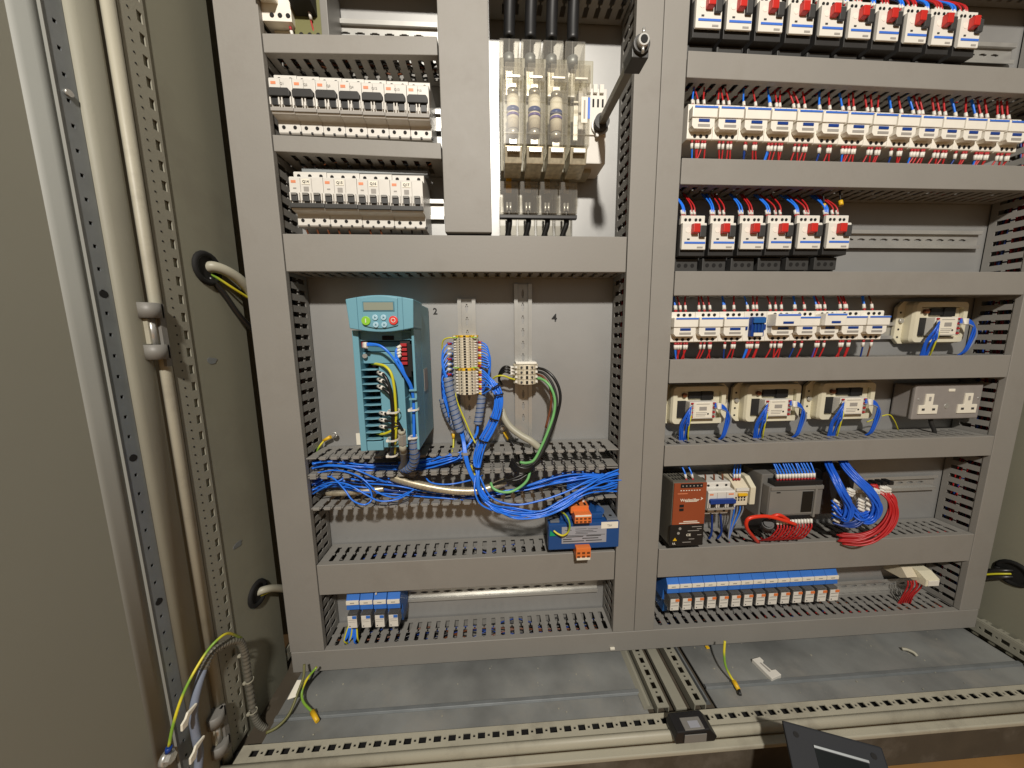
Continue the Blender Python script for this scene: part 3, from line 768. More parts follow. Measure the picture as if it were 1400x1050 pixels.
# eleven curved separators between the power terminals
za1, za2 = at(505, 500, BY).z, at(510, 605, BY).z
nrow = 11
for k in range(nrow):
    z = za1 + (za2 - za1) * (k + .6) / nrow
    ex = .0035 if k in (3, 4, 5, 6) else .0
    pts = [(dx0 + .0096, -.100), (dx0 + .0096, BY + .001), (dx0 + .020, BY - .0005), (RX + .003 + ex, BY + .002), (RX + .0052 + ex, BY + .008), (RX + .0052 + ex, -.100)]
    MB().prism(pts, z - .0008, z + .0008, 'z').build('terminal_fin', 'teal', vsd, .0005)
    MB().cyl((dx0 + .0205, -.106, z + .0048), (dx0 + .0205, -.100, z + .0048), .0032, 12).build('terminal_screw', 'ferrule_red' if k in (0, 2) else 'charcoal', vsd)
# control connectors
cz0, cz1 = at(555, 516, BY).z, at(555, 467, BY).z
MB().box(dx1 - .0235, dx1 - .0075, BY + .003, BY + .020, cz0, cz1).build('control_connector', 'black', vsd, .0008)
for k in range(5):
    z = cz1 - .005 - k * .0072
    MB().box(dx1 - .0215, dx1 - .012, BY - .001, BY + .003, z - .0025, z + .0022).build('plug', 'ferrule_red', vsd, .0004)
MB().box(dx1 - .0068, dx1 - .0042, BY - .0004, BY + .002, cz0 + .010, cz1 - .004).build('seam', 'hole', vsd)
pz = at(497, 472, BY)
MB().box(dx0 + .0125, dx0 + .0175, BY + .003, BY + .010, pz.z - .004, pz.z + .005).build('relay_connector', 'ferrule_red', vsd, .0004)
zq = at(497, 487, BY).z
MB().cyl((dx0 + .0145, BY + .014, zq), (dx0 + .0145, BY + .006, zq), .0036, 14).build('earth_screw', 'zinc', vsd)
MB().box(dx1 - .020, dx1 - .0075, BY + .0045, BY + .0058, at(555, 462, BY).z - .003, at(555, 457, BY).z + .002).build('sticker_outline', 'teal_dark', vsd)
MB().box(dx0 + .044, dx0 + .062, BY + .0048, BY + .0058, at(525, 466, BY).z + .001, at(525, 459, BY).z).build('vent_recess', 'hole', vsd)
# keypad: bowed front with overhang
kb = MB(); KY = -.150
hx0, hx1 = at(473.6, 430, KY).x, at(566, 430, KY).x
ktl, kbl = at(474, 409, KY).z, at(478, 449, KY).z; kdz = .0042
n = 16; topc = [(hx0 + (hx1 - hx0) * i / n, ktl + .0060 * math.sin(math.pi * i / n)) for i in range(n + 1)]
botc = [(hx0 + .003 + (hx1 - .002 - hx0 - .003) * i / n, kbl - .0058 * math.sin(math.pi * i / n)) for i in range(n, -1, -1)]
MB().prism(topc + botc, KY, -.088).build('keypad_housing', 'teal', vsd, .0016, seg=3)
kw = hx1 - hx0; xm = (hx0 + hx1) / 2
for s in (-1, 1):
    MB().box(xm + s * kw * .335 - .0004, xm + s * kw * .335 + .0004, KY - .0003, KY + .001, kbl - .002, ktl + .003).build('housing_seam', 'teal_dark', vsd)
fp = [(xm - kw * .27 + kw * .54 * i / n, ktl + .0015 + .0035 * math.sin(math.pi * i / n)) for i in range(n + 1)] + [(xm - kw * .255 + kw * .51 * i / n, kbl + .004 - .0045 * math.sin(math.pi * i / n)) for i in range(n, -1, -1)]
kp = MB().prism(fp, KY - .0022, KY - .0002).build('keypad', 'teal', vsd, .0012)
KF = KY - .0024
d0, d1 = at(497, 413.5, KF), at(538, 424, KF)
MB().box(d0.x - .0016, d1.x + .0016, KF - .0006, KF + .0002, d1.z - .0016, d0.z + .0016).build('display_bezel', 'teal_dark', kp, .0004)
MB().box(d0.x, d1.x, KF - .0012, KF - .0006, d1.z, d0.z).build('display', 'lcd', kp)
g = at(500.5, 438.5, KF); rd = at(538, 438, KF)
bt = MB().cyl((g.x, KF + .0005, g.z), (g.x, KF - .0016, g.z), .0066, 24).build('start_button', 'green_btn', kp, .0006)
MB().box(g.x - .0006, g.x + .0006, KF - .0021, KF - .0016, g.z - .003, g.z + .003).build('start_symbol', 'white', bt)
bt = MB().cyl((rd.x, KF + .0005, rd.z), (rd.x, KF - .0016, rd.z), .0066, 24).build('stop_button', 'red_btn', kp, .0006)
ring = [Vector((rd.x + math.cos(a) * .0029, KF - .0018, rd.z + math.sin(a) * .0029)) for a in [i * math.pi / 10 for i in range(21)]]
MB().tube(ring, .0006, 6, raw=True).build('stop_symbol', 'white', bt)
for (px, py, sy) in ((513, 434, '▲'), (524.5, 434, 'E'), (514, 444, '▼'), (525.5, 444, 'M')):
    c = at(px, py, KF)
    bt = MB().cyl((c.x, KF + .0005, c.z), (c.x, KF - .0014, c.z), .0042, 18).build('menu_button', 'blue_btn', kp, .0005)
    MB().cyl((c.x, KF - .0014, c.z), (c.x, KF - .0017, c.z), .0020, 3).build('button_symbol', 'teal_dark', bt)
MB().box(dx1 + .0002, dx1 + .0008, -.075, -.045, .705, .745).build('side_label', 'print_grey', vsd)

# ================================================================== TERMINAL STACKS
def terminal(name, xc, z, pitch, W, label, group, colour='beige', top=False):
    o = thing(name, label, 'terminal', (xc, 0, z), group)
    b = MB().prism([(-W / 2, -.010), (-W / 2, -.030), (-W * .30, -.046), (-W * .12, -.052), (W * .12, -.052), (W * .30, -.046), (W / 2, -.030), (W / 2, -.010)], -pitch * .46, pitch * .46, 'z')
    b.build('housing', colour, o, .0004)
    for s in (-1, 1):
        MB().cyl((s * W * .21, -.0505, 0), (s * W * .21, -.0475, 0), pitch * .24, 8).build('screw', 'print_dark', o)
        MB().box(s * W * .40 - .0025, s * W * .40 + .0025, -.0405, -.0375, -pitch * .22, pitch * .22).build('marker_tag', 'white', o)
    MB().box(-.0022, .0022, -.0530, -.0518, -pitch * .30, pitch * .30).build('jumper_slot', 'hole', o)
    return o
tx0, tx1 = at(619, 485, -.045).x, at(653, 485, -.045).x; txc = (tx0 + tx1) / 2; TW = tx1 - tx0
ztop, zmid, zlow = at(636, 458, -.05).z, at(636, 503, -.05).z, at(636, 540, -.05).z
n1, n2 = 12, 8
p1 = (ztop - zmid) / (n1 + 1); p2 = (zmid - zlow) / (n2 + 1)
terms = []
for k in range(n1 + 1):
    z = ztop - p1 * (k + .5)
    if k == 0: terminal('earth_terminal', txc, z, p1, TW * 1.04, 'yellow and green earth terminal capping the tall terminal stack', 'earth terminals', 'yellow')
    else: terminal('rail_terminal', txc, z, p1, TW, 'beige rail terminal in the upper run of the tall stack, between the two earth terminals', 'upper run of rail terminals')
for k in range(n2 + 1):
    z = zmid - p2 * (k + .5)
    if k == 0: terminal('earth_terminal', txc + .002, z, p2, TW * 1.04, 'yellow and green earth terminal halfway down the tall stack', 'earth terminals', 'yellow')
    else: terminal('rail_terminal', txc + .002, z, p2, TW, 'beige rail terminal in the lower run of the tall stack, below both earth terminals', 'lower run of rail terminals')
ux0, ux1 = at(703, 512, -.045).x, at(737, 512, -.045).x; uxc = (ux0 + ux1) / 2; UW = ux1 - ux0
uz0, uz1 = at(720, 499, -.05).z, at(720, 526, -.05).z; pp = (uz0 - uz1) / 4
for k in range(4):
    terminal('rail_terminal', uxc, uz0 - pp * (k + .5), pp, UW, 'larger beige terminal, %s from the top in the four-way block' % ORD[k], 'four-way terminal block')
tag(MB().box(uxc - UW * .42, uxc + UW * .42, -.040, -.006, uz0 + .0005, uz0 + .0045).build('end_stop', 'cream', None, .0008), 'cream end stop on top of the four-way terminal block', 'end stop')
for dzz, lb in ((.004, 'thin green strip at the rim of the upper earth terminal'), (None, 'thin green strip at the rim of the lower earth terminal')):
    z = ztop - p1 * .95 if dzz else zmid + p2 * .04
    tag(MB().box(txc - TW * .5, txc + TW * .5, -.0475, -.044, z - .0006, z + .0006).build('earth_strip', 'green_btn'), lb, 'marker strip')

# ================================================================== TRANSFORMER
tf = thing('control_transformer', 'dark blue control transformer with orange plugs and grey nameplate', 'transformer', (0, 0, 0))
tx0, tx1 = at(750, 730, -.082).x, at(846.5, 730, -.082).x
tzt, tzb = at(800, 715, -.082).z, at(800, 750, -.082).z
MB().box(tx0, tx1, -.082, -.062, tzb, tzt).build('front_cover', 'trafo_blue', tf, .002)
MB().box(tx0 + .006, tx1 - .006, -.0618, -.012, tzb + .003, tzt - .001).build('core', 'trafo_top', tf, .002)
MB().box(tx0 + .012, tx1 - .010, -.066, -.020, tzb - .006, tzb - .0003).build('lower_flange', 'trafo_blue', tf, .001)
for x, wd in ((tx0 + .004, .018), (tx1 - .024, .022)):
    MB().box(x, x + wd, -.078, -.015, tzt + .0002, tzt + .004).build('mounting_lug', 'trafo_top', tf, .0008)
    MB().cyl((x + wd / 2, -.066, tzt + .004), (x + wd / 2, -.066, tzt + .0046), .003, 12).build('lug_hole', 'hole', tf)
MB().box(tx0 + .025, tx1 - .030, -.070, -.020, tzt + .0002, tzt + .012).build('winding_bobbin', 'trafo_blue', tf, .002)
xq = at(818, 697, -.05).x
MB().cyl((xq, -.035, tzt + .004), (xq, -.062, tzt + .012), .008, 20).build('round_cap', 'trafo_blue', tf)
npx0, npx1 = at(768, 730, -.083).x, at(829, 730, -.083).x
pn = MB().box(npx0, npx1, -.0832, -.0822, at(800, 742, -.083).z, at(800, 719.5, -.083).z).build('nameplate', 'label_grey', tf)
zz = at(800, 742, -.083).z; hh = at(800, 719.5, -.083).z - zz; ww = npx1 - npx0
def bar(x0f, x1f, zf, h=.0012, m='print_dark'):
    MB().box(npx0 + ww * x0f, npx0 + ww * x1f, -.0835, -.0832, zz + hh * zf - h / 2, zz + hh * zf + h / 2).build('print_line', m, pn)
for a, b_, c in ((.07, .22, .80), (.30, .55, .86), (.58, .80, .84), (.30, .70, .74), (.32, .78, .66), (.30, .58, .58), (.03, .97, .48)): bar(a, b_, c, .0007)
for a, b_, c in ((.10, .48, .40), (.55, .88, .42), (.03, .22, .26), (.46, .82, .28), (.03, .50, .13), (.54, .90, .14)): bar(a, b_, c, .0016)
lw0, lw1 = at(822, 718, -.083).x, at(845, 718, -.083).x
lab = MB().box(lw0, lw1, -.0836, -.0824, at(833, 722, -.083).z, at(833, 713.5, -.083).z).build('name_label', 'label_white', tf)
lettering('T&1', .0058, 'print_grey', lab, ((lw0 + lw1) / 2, -.0840, at(833, 718, -.083).z))
c = at(755, 729, -.083)
MB().prism([(c.x - .005, c.z - .005), (c.x + .007, c.z - .005), (c.x - .004, c.z + .006)], -.0845, -.0822).build('earth_tab', 'green_dark', tf)
def plug(px0, px1, pyt, pyb, Yb, Yf, rows, lab, cols=4):
    x0, x1 = at(px0, pyt, Yf).x, at(px1, pyt, Yf).x; z1, z0 = at(px0, pyt, Yf).z, at(px0, pyb, Yf).z
    o = MB().box(x0, x1, Yf, Yb, z0, z1).build('orange_plug', 'orange', tf, .0008)
    wd = (x1 - x0) / cols
    for i in range(cols):
        for j in range(rows):
            MB().cbox(x0 + wd * (i + .5), Yf - .0001, z0 + (z1 - z0) * (j + .5) / (rows + .8), wd * .6, .0012, (z1 - z0) / (rows + .8) * .5).build('wire_port', 'brown_wire', o)
    return o, x0, x1, z0, z1
o, x0, x1, z0, z1 = plug(786, 809, 704, 716, -.070, -.098, 2, '', 4)
MB().box(x0 - .004, x1 - .001, -.082, -.030, z1 - .006, z1 + .008).build('plug_back', 'orange', o, .001)
MB().box(x0 + .001, x1 - .001, -.0985, -.0978, z1 - .004, z1 - .001).build('plug_marking', 'label_white', o)
for k in (.38, .78):
    MB().cbox(x0 + (x1 - x0) * k, -.060, z1 + .010, .004, .012, .006).build('plug_lever', 'white', o, .0006)
    MB().cbox(x0 + (x1 - x0) * k, -.074, z1 + .0083, .004, .010, .001).build('lever_slot', 'hole', o)
o, x0, x1, z0, z1 = plug(788, 808, 750, 764, -.068, -.094, 2, '', 3)
MB().box(x0 + .001, x1 - .001, -.0945, -.0935, z0 - .003, z0 + .002).build('plug_marking', 'label_white', o)

# ================================================================== CONTACTORS
def contactor_proto(W):
    t = thing('contactor', '', 'contactor', (0, 0, 0)); h = W / 2 - .0003
    prof = [(-.010, .028), (-.064, .028), (-.066, .0265), (-.066, .0165), (-.066, -.0175), (-.066, -.0265), (-.064, -.028), (-.010, -.028)]
    MB().prism(prof, -h, h, 'x').build('body', 'cream', t, .0007)
    MB().box(-h + .001, h - .001, -.0785, -.0662, .000, .0172).build('upper_block', 'cream', t, .001)
    MB().prism([(-h + .002, 0), (-h + .002, -.012), (-h + .006, -.0165), (h - .010, -.0165), (h - .004, -.012), (h - .004, -.0003), (-h + .002, -.0003)], -.0765, -.0662).build('lower_block', 'cream', t, .0008)
    MB().box(-h + .004, h - .001, -.0793, -.0783, .0138, .0166).build('blue_stripe', 'blue_stripe', t)
    MB().box(-h + .013, h - .013, -.0773, -.0763, -.0062, -.0018).build('window', 'blue_dark', t)
    MB().box(-h + .012, h - .012, -.0769, -.0765, -.0135, -.0095).build('print_mark', 'print_grey', t)
    s = MB()
    for i in range(3):
        for z in (.0222, -.0225): s.cyl((-.0085 + .0105 * i, -.0666, z), (-.0085 + .0105 * i, -.062, z), .0029, 10)
    s.build('terminal_screws', 'hole', t, kind='stuff')
    return t
def wires_at(x, y, z, up, kinds, rowname, idx, what, target_z, yb=None, spread=.0105):
    if yb is None: yb = -.046 if up else -.058
    if not up: y -= .006
    """kinds: (slot, colour) list"""
    for sl, m in kinds:
        xx = x + (sl - 1) * spread + random.uniform(-.001, .001)
        lean = random.uniform(-.005, .005)
        d = (lean * 8, .25 if up else .05, 1.0 if up else -1.0)
        cn = {'blue_wire': 'blue', 'red_wire': 'red', 'blue_dark': 'dark blue', 'brown_wire': 'brown', 'wire_black': 'black', 'purple': 'purple', 'tape_grey': 'grey'}[m]
        lb = '%s wire with white marker %s the %s %s' % (cn, 'above' if up else 'below', ORD[idx], what)
        L = abs(target_z - z)
        short_wire((xx, y, z), d, L * .8, m, lb, 'wires %s %s' % ('above' if up else 'below', rowname), end=(xx + lean * 1.6, yb, target_z + (.006 if up else -.006)))
        if m in ('blue_wire', 'blue_dark') and random.random() < .7:
            short_wire((xx + .003, y + .002, z), d, L * .8, m, lb, 'wires %s %s' % ('above' if up else 'below', rowname), end=(xx + .003 + lean * 1.2, yb + .004, target_z + (.006 if up else -.006)))
TOPK = [[(0, 'blue_wire'), (1.0, 'red_wire'), (2, 'red_wire')], [(0, 'red_wire'), (.9, 'red_wire'), (2, 'red_wire')], [(.1, 'blue_wire'), (2, 'red_wire')],
        [(.2, 'blue_wire'), (1.3, 'red_wire'), (1.9, 'red_wire')]]
BOTK = [[(0, 'blue_wire'), (.6, 'red_wire'), (1.1, 'red_wire'), (1.8, 'red_wire'), (2.2, 'red_wire')], [(.2, 'red_wire'), (.9, 'red_wire'), (1.8, 'red_wire'), (2.2, 'red_wire')], [(.2, 'blue_dark'), (1.7, 'red_wire'), (2.1, 'red_wire')]]
xs = [945, 981, 1017, 1053, 1088, 1123, 1157, 1192, 1225, 1256, 1287, 1317, 1346, 1376, 1406]
W0 = .0452
cp = contactor_proto(W0)
for i in range(14):
    yc = 163.5 + (183 - 163.5) * ((xs[i] - 945) / 431) ** 1.15
    a, b_ = at(xs[i], yc, -.077), at(xs[i + 1], yc, -.077)
    # the shoulders sit at Y=-.060: centre measured there
    loc = ((a.x + b_.x) / 2, 0, at((xs[i] + xs[i + 1]) / 2, yc, -.072).z)
    lb = 'cream contactor, %s from the left in the longest contactor row' % ORD[i]
    o = cp if i == 0 else dup(cp, loc)
    o.location = loc; o.scale = ((b_.x - a.x) / W0, 1, 1); o['label'] = lb; o['group'] = 'long row of contactors'
    wires_at(loc[0], -.057, loc[2] + .029, True, TOPK[(i % 3) if i % 6 != 3 else 3], 'the long contactor row', i, 'contactor of the longest row', 1.2245)
    wires_at(loc[0], -.057, loc[2] - .029, False, BOTK[i % 3], 'the long contactor row', i, 'contactor of the longest row', 1.1035)
xs4 = [920, 954.7, 988.4, 1022.8, 1053.7, 1088.6, 1120.4, 1150.3, 1184, 1216]
raised = {4: 1, 6: 1}
for i in range(9):
    yc = 447.5 - (447.5 - 444.5) * (i / 8)
    a, b_ = at(xs4[i], yc, -.077), at(xs4[i + 1], yc, -.077)
    loc = ((a.x + b_.x) / 2, 0, at((xs4[i] + xs4[i + 1]) / 2, yc, -.068).z)
    lb = 'cream contactor, %s along the row of nine' % ORD[i]
    if i == 3: lb = 'cream contactor with dark blue open centre in the row of nine'
    if i in raised: lb = 'taller cream contactor with two windows, %s along the row of nine' % ORD[i]
    o = dup(cp, loc, lb, ((b_.x - a.x) / W0, 1, 1), skip=('upper_block', 'lower_block', 'blue_stripe', 'window', 'print_mark') if i == 3 else (('upper_block', 'blue_stripe') if i in raised else ()))
    o['group'] = 'row of nine contactors'
    if i == 3:
        MB().box(-.013, .013, -.074, -.0662, -.0185, .0175).build('open_front', 'blue_dark', o, .001)
        MB().box(-.012, .012, -.078, -.0742, .006, .0165).build('upper_bridge', 'relay_blue_side', o, .001)
        for s in (-1, 1): MB().box(s * .0185 - .003, s * .0185 + .003, -.068, -.0662, -.006, .004).build('side_window', 'blue_dark', o, .0006)
        for s in (-1, 0, 1): MB().box(s * .007 - .0012, s * .007 + .0012, -.0755, -.0742, -.010, .005).build('contact_rib', 'trafo_blue', o)
        MB().box(-.008, .010, -.0750, -.0742, -.0175, -.0115).build('name_label', 'label_white', o)
    if i in raised:
        MB().box(-W0 / 2 + .001, W0 / 2 - .0015, -.0865, -.0662, .000, .0220).build('add_on_block', 'cream', o, .001)
        MB().box(-W0 / 2 + .004, W0 / 2 - .002, -.0872, -.0863, .0182, .0212).build('blue_stripe', 'blue_stripe', o)
        MB().box(-.009, .009, -.0873, -.0863, .004, .008).build('window', 'blue_dark', o)
    kt = [TOPK[0], TOPK[1], TOPK[2], TOPK[3], TOPK[1], TOPK[2], [(0, 'blue_wire'), (.8, 'red_wire'), (1.7, 'red_wire')], [(.3, 'red_wire'), (1.1, 'red_wire'), (1.5, 'red_wire')], [(.2, 'blue_wire'), (1.9, 'brown_wire')]][i]
    kb_ = [BOTK[0], BOTK[1], BOTK[2], BOTK[0], BOTK[1], [(.2, 'blue_dark'), (1.5, 'red_wire')], [(.0, 'purple'), (.5, 'red_wire'), (1.7, 'red_wire')], BOTK[1], [(.2, 'blue_dark'), (1.9, 'brown_wire')]][i]
    wires_at(loc[0], -.057, loc[2] + .029, True, kt, 'the row of nine contactors', i, 'contactor in the row of nine', .871)
    wires_at(loc[0], -.057, loc[2] - .029, False, kb_, 'the row of nine contactors', i, 'contactor in the row of nine', .756)

# ================================================================== MOTOR STARTERS
def starter_proto(W):
    t = thing('motor_starter', '', 'motor starter', (0, 0, 0)); h = W / 2
    MB().box(-h, h + .006, -.052, -.008, -.066, .030).build('rear_base', 'black_soft', t, .001)
    f = MB().box(-h, h - .004, -.066, -.0522, -.058, -.036).build('terminal_base', 'charcoal', t, .001)
    for i in range(3):
        MB().cyl((-h + .009 + .0125 * i, -.0664, -.048), (-h + .009 + .0125 * i, -.0625, -.048), .0036, 12).build('terminal_hole', 'hole', f)
    q = h - .0025
    MB().box(-q - .001, q + .003, -.0775, -.0522, -.034, .019).box(-q - .001, q + .003, -.0715, -.0522, .0192, .030).build('body', 'black_soft', t, .0008)
    MB().prism([(-.0717, .034), (-.0755, .034), (-.0765, .033), (-.0765, .0205), (-.0820, .0197), (-.0830, .018), (-.0830, -.0240), (-.0825, -.0245), (-.0802, -.0245), (-.0777, -.0200), (-.0777, .0194), (-.0717, .0194)], -q, q, 'x').build('front_face', 'white', t, .0008)
    s = MB()
    for i in range(4): s.cyl((-.0135 + (.0075 * i if i < 2 else .0035 + .0075 * i), -.0771, .0265), (-.0135 + (.0075 * i if i < 2 else .0035 + .0075 * i), -.073, .0265), .0026, 10)
    s.build('terminal_screws', 'hole', t, kind='stuff')
    MB().prism([(-.0831, .0175), (-.0915, .0165), (-.0915, .002), (-.0831, .0005)], -.0065, .0055, 'x').build('stop_button', 'red', t, .0012)
    MB().box(.0075, .0185, -.0880, -.0832, -.0045, .0145).build('start_button', 'charcoal', t, .0012)
    MB().box(-q + .004, q - .001, -.0836, -.0828, -.0148, -.0115).build('blue_stripe', 'blue_stripe', t)
    MB().cyl((-.0115, -.0834, .0075), (-.0115, -.0828, .0075), .0045, 16).build('dial', 'cream', t)
    MB().box(-.0125, -.008, -.0836, -.0828, -.0085, -.0062).build('print_mark', 'print_dark', t)
    MB().box(.006, .0165, -.0834, -.0828, -.0222, -.0195).build('print_mark', 'print_grey', t)
    return t
gx3 = [932, 972, 1012.4, 1050.6, 1090.4, 1130]
sp_ = starter_proto(.0475)
GT = [[(0, 'blue_wire'), (.35, 'blue_wire'), (1.5, 'red_wire'), (1.9, 'red_wire')], [(0, 'blue_wire'), (.4, 'blue_wire'), (1.35, 'red_wire'), (2.0, 'red_wire')]]
for i in range(6):
    c = at(gx3[i] + 17.2, 321.0 - .2 * i, -.083); loc = (c.x, 0, c.z)
    o = sp_ if i == 0 else dup(sp_, loc)
    o.location = loc; o['label'] = 'white motor starter with red button, %s in the row of six' % ORD[i]; o['group'] = 'row of six motor starters'
    wires_at(loc[0] - .002, -.066, loc[2] + .035, True, GT[i % 2], 'the six motor starters', i, 'motor starter in the row of six', 1.058, yb=-.028, spread=.0125)
    for k in range(3):
        p = Vector((loc[0] - .014 + .0125 * k, -.055, loc[2] - .060))
        wire([p, p + Vector((.001, .008, -.010)), p + Vector((.002, .02, -.022))], .0019, 'tape_grey' if random.random() < .6 else 'white', 'pale cable stub under the %s starter in the row of six' % ORD[i], 'terminal_wire', 'stubs under the six motor starters')
gx1 = [950, 992, 1035, 1077, 1118.6, 1157.6, 1196, 1234.5, 1271, 1307]
for i in range(10):
    wpx = 36.5 - .55 * i
    yb_ = 38 + (64.5 - 38) * (i / 9) ** 1.1
    c = at(gx1[i] + wpx / 2, yb_, -.083)
    sc = (.0475 - .0007 * i) / .0475
    loc = (c.x, 0, c.z + .024)
    o = dup(sp_, loc, 'white motor starter with red button, %s in the topmost row' % ORD[i], (sc, 1, 1)); o['group'] = 'topmost row of motor starters'
    if i >= 4: wires_at(loc[0] - .002, -.066, loc[2] + .035, True, GT[i % 2] + [(2.3, 'red_wire')], 'the topmost motor starters', i, 'motor starter in the topmost row', loc[2] + .085, yb=-.03, spread=.0125)
for (px, py) in ((1127, 280), (1150, 275)):
    p = at(px, py + 6, -.06)
    short_wire(p, (.1, .3, 1), .03, 'wire_black', 'black wire with yellow sleeve above the last starter of six', 'yellow-sleeved wires', boot='yellow', markers=False)
    tag(MB().cyl(p, p + Vector((.0005, .003, .009)), .0035, 8).build('wire_marker', 'yellow'), 'yellow marker sleeve above the last starter of six', 'wire marker', 'yellow-sleeved wires')

# ================================================================== CREAM MODULE BOXES
def module_proto():
    t = thing('module_box', '', 'module box', (0, 0, 0))
    w, h = .0665, .038
    out = [(-w + .010, -h), (w - .010, -h), (w, -h + .010), (w, h - .010), (w - .010, h), (-w + .010, h), (-w, h - .010), (-w, -h + .010)]
    MB().prism(out, -.010, -.003).build('flange', 'box_cream', t, .001)
    rw, rh = .0525, .0365
    def rr(rw, rh, c, n=5):
        P = []
        for sx, sz, a0 in ((1, 1, 0), (-1, 1, 90), (-1, -1, 180), (1, -1, 270)):
            for k in range(n + 1):
                a = math.radians(a0 + 90 * k / n); P.append((sx * (rw - c) + c * math.cos(a), sz * (rh - c) + c * math.sin(a)))
        return P
    O = rr(rw, rh, .008); I = rr(rw - .010, rh - .010, .004); n = len(O)
    b = MB(); b.prism(O, -.012, -.0102)
    fr = MB(); vs = [(x, -.023, z) for x, z in O] + [(x * .96, -.028, z * .96) for x, z in O] + [(x, -.028, z) for x, z in I] + [(x, -.014, z) for x, z in I] + [(x, -.012, z) for x, z in O]
    fs = []
    for k in range(n):
        j = (k + 1) % n
        for r in ((4, 0), (0, 1), (1, 2), (2, 3), (3, 4)): fs.append((r[0] * n + k, r[0] * n + j, r[1] * n + j, r[1] * n + k))
    fr.add(vs, fs); fr.build('box_rim', 'box_cream', t)
    b.build('box_back', 'box_cream', t)
    MB().box(-rw + .011, rw - .011, -.022, -.0122, -rh + .011, rh - .011).build('inner_tray', 'box_cream', t)
    MB().box(-rw + .0125, -.0245, -.0245, -.0222, -rh + .0125, .008).build('circuit_board', 'black_soft', t)
    MB().box(-.020, .020, -.0265, -.0222, .012, .0245).build('black_block', 'black', t, .0008)
    MB().box(.004, .026, -.0285, -.0222, .010, .0255).build('black_block', 'black', t, .0008)
    MB().cyl((-.028, -.0225, .019), (-.028, -.028, .019), .004, 16).build('round_part', 'brown_wire', t)
    pc = MB().box(-.024, .026, -.0385, -.0222, -.0235, .0085).build('white_module', 'white', t, .001)
    MB().box(-.0145, .0175, -.0391, -.0385, -.0215, .0065).build('face_label', 'label_white', pc)
    MB().box(-.006, .008, -.0394, -.0391, -.008, -.001).build('print_mark', 'print_grey', pc)
    for zz in (.004, -.012, -.015, -.018): MB().box(-.012, .015 - abs(zz) * .5, -.0394, -.0391, zz - .0005, zz + .0005).build('print_line', 'print_grey', pc)
    MB().cyl((.011, -.0394, -.0145), (.011, -.0391, -.0145), .0018, 10).build('print_dot', 'print_dark', pc)
    for s in (-1, 1):
        x0 = -.0225 if s < 0 else .0192
        for k in range(7):
            z = .0055 - k * .0042
            MB().box(x0, x0 + .0045, -.0407, -.0385, z - .0015, z + .0015).build('terminal', 'zinc' if k % 2 else 'ferrule_red', pc, .0003)
    MB().box(.0275, .034, -.026, -.0222, -.022, -.002).build('green_board', 'green_dark', t)
    for s in (-1, 1):
        for z in (.018, -.012, -.026): MB().cyl((s * .060, -.0104, z), (s * .060, -.0085, z), .0019, 10).build('flange_hole', 'hole', t)
        MB().cyl((s * .059, -.010, .003), (s * .059, -.014, .003), .004, 14).build('fixing_screw', 'zinc', t)
    return t
mp = module_proto()
boxes = [(954.5, 553.5, 94, 'cream module box with white relay board, nearest to the middle upright duct', 'cream module box nearest the middle duct'),
         (1055.5, 550.5, 95, 'cream module box with white relay board, between the two others in its row', 'the middle cream module box'),
         (1156.5, 548, 95, 'cream module box with white relay board, next to the double socket', 'the cream module box beside the socket'),
         (1283, 440.5, 92, 'cream module box on its own, beside the row of nine contactors', 'the lone cream module box')]
for i, (px, py, wpx, lb, near) in enumerate(boxes):
    a, b_ = at(px - wpx / 2, py, -.025), at(px + wpx / 2, py, -.025); c = (a + b_) / 2
    loc = (c.x, 0, at(px, py, -.025).z); sx = (b_.x - a.x) / .133
    o = mp if i == 0 else dup(mp, loc); o.location = loc; o.scale = (sx, 1, 1.10 if i < 3 else 1.16); o['label'] = lb; o['group'] = 'cream module boxes'
    x, z = loc[0], loc[2]; fl = (.588 if i < 3 else .7555)
    for k in range(5):
        zz = z + .002 - k * .0040
        w_ = wire([(x - .024, -.040, zz), (x - .031, -.047, zz - .004), (x - .041 + .0022 * k, -.048 + .002 * (k % 2), zz - .020), (x - .046 + .0042 * k, -.042 + .002 * (k % 3), (zz + fl) / 2 - .006), (x - .041 + .0036 * k, -.034, fl + .001), (x - .038 + .003 * k, -.03, fl - .012)], .0016, 'blue_loom', 'blue wire leaving the left terminals of %s' % near, 'module_wire', 'module box wires')
        sleeve((x - .0245, -.0405, zz), (x - .030, -.0455, zz - .003), .0022, 'white', w_)
    wire([(x - .024, -.040, z - .016), (x - .029, -.048, z - .022), (x - .031, -.048, z - .034), (x - .029, -.043, fl + .012), (x - .023, -.036, fl - .002), (x - .019, -.034, fl - .012)], .0014, 'yellow_wire', 'yellow wire leaving %s' % near, 'module_wire', 'module box wires')
    for k in range(5):
        zz = z + .005 - k * .0022
        w_ = wire([(x + .024, -.040, zz), (x + .034, -.046, zz - .001), (x + .043 + .0016 * k, -.048, zz - .010), (x + .046 + .0024 * k, -.047 + .002 * (k % 2), zz - .026), (x + .044 + .0018 * k, -.042, fl + .010), (x + .041 + .001 * k, -.034, fl - .004), (x + .041, -.03, fl - .014)], .0016, 'blue_loom' if k < 4 else 'conduit', 'blue wire leaving the right terminals of %s' % near, 'module_wire', 'module box wires')
        sleeve((x + .0265, -.0415 - .0007 * k, zz), (x + .034, -.0457, zz - .0008), .0023, 'white', w_)
p = at(1185, 577, -.04)
wire([p, at(1213, 567, -.045), at(1222, 574, -.045), at(1228, 588, -.036)], .0011, 'yellow_wire', 'thin yellow-green wire between module box and socket', 'module_wire')

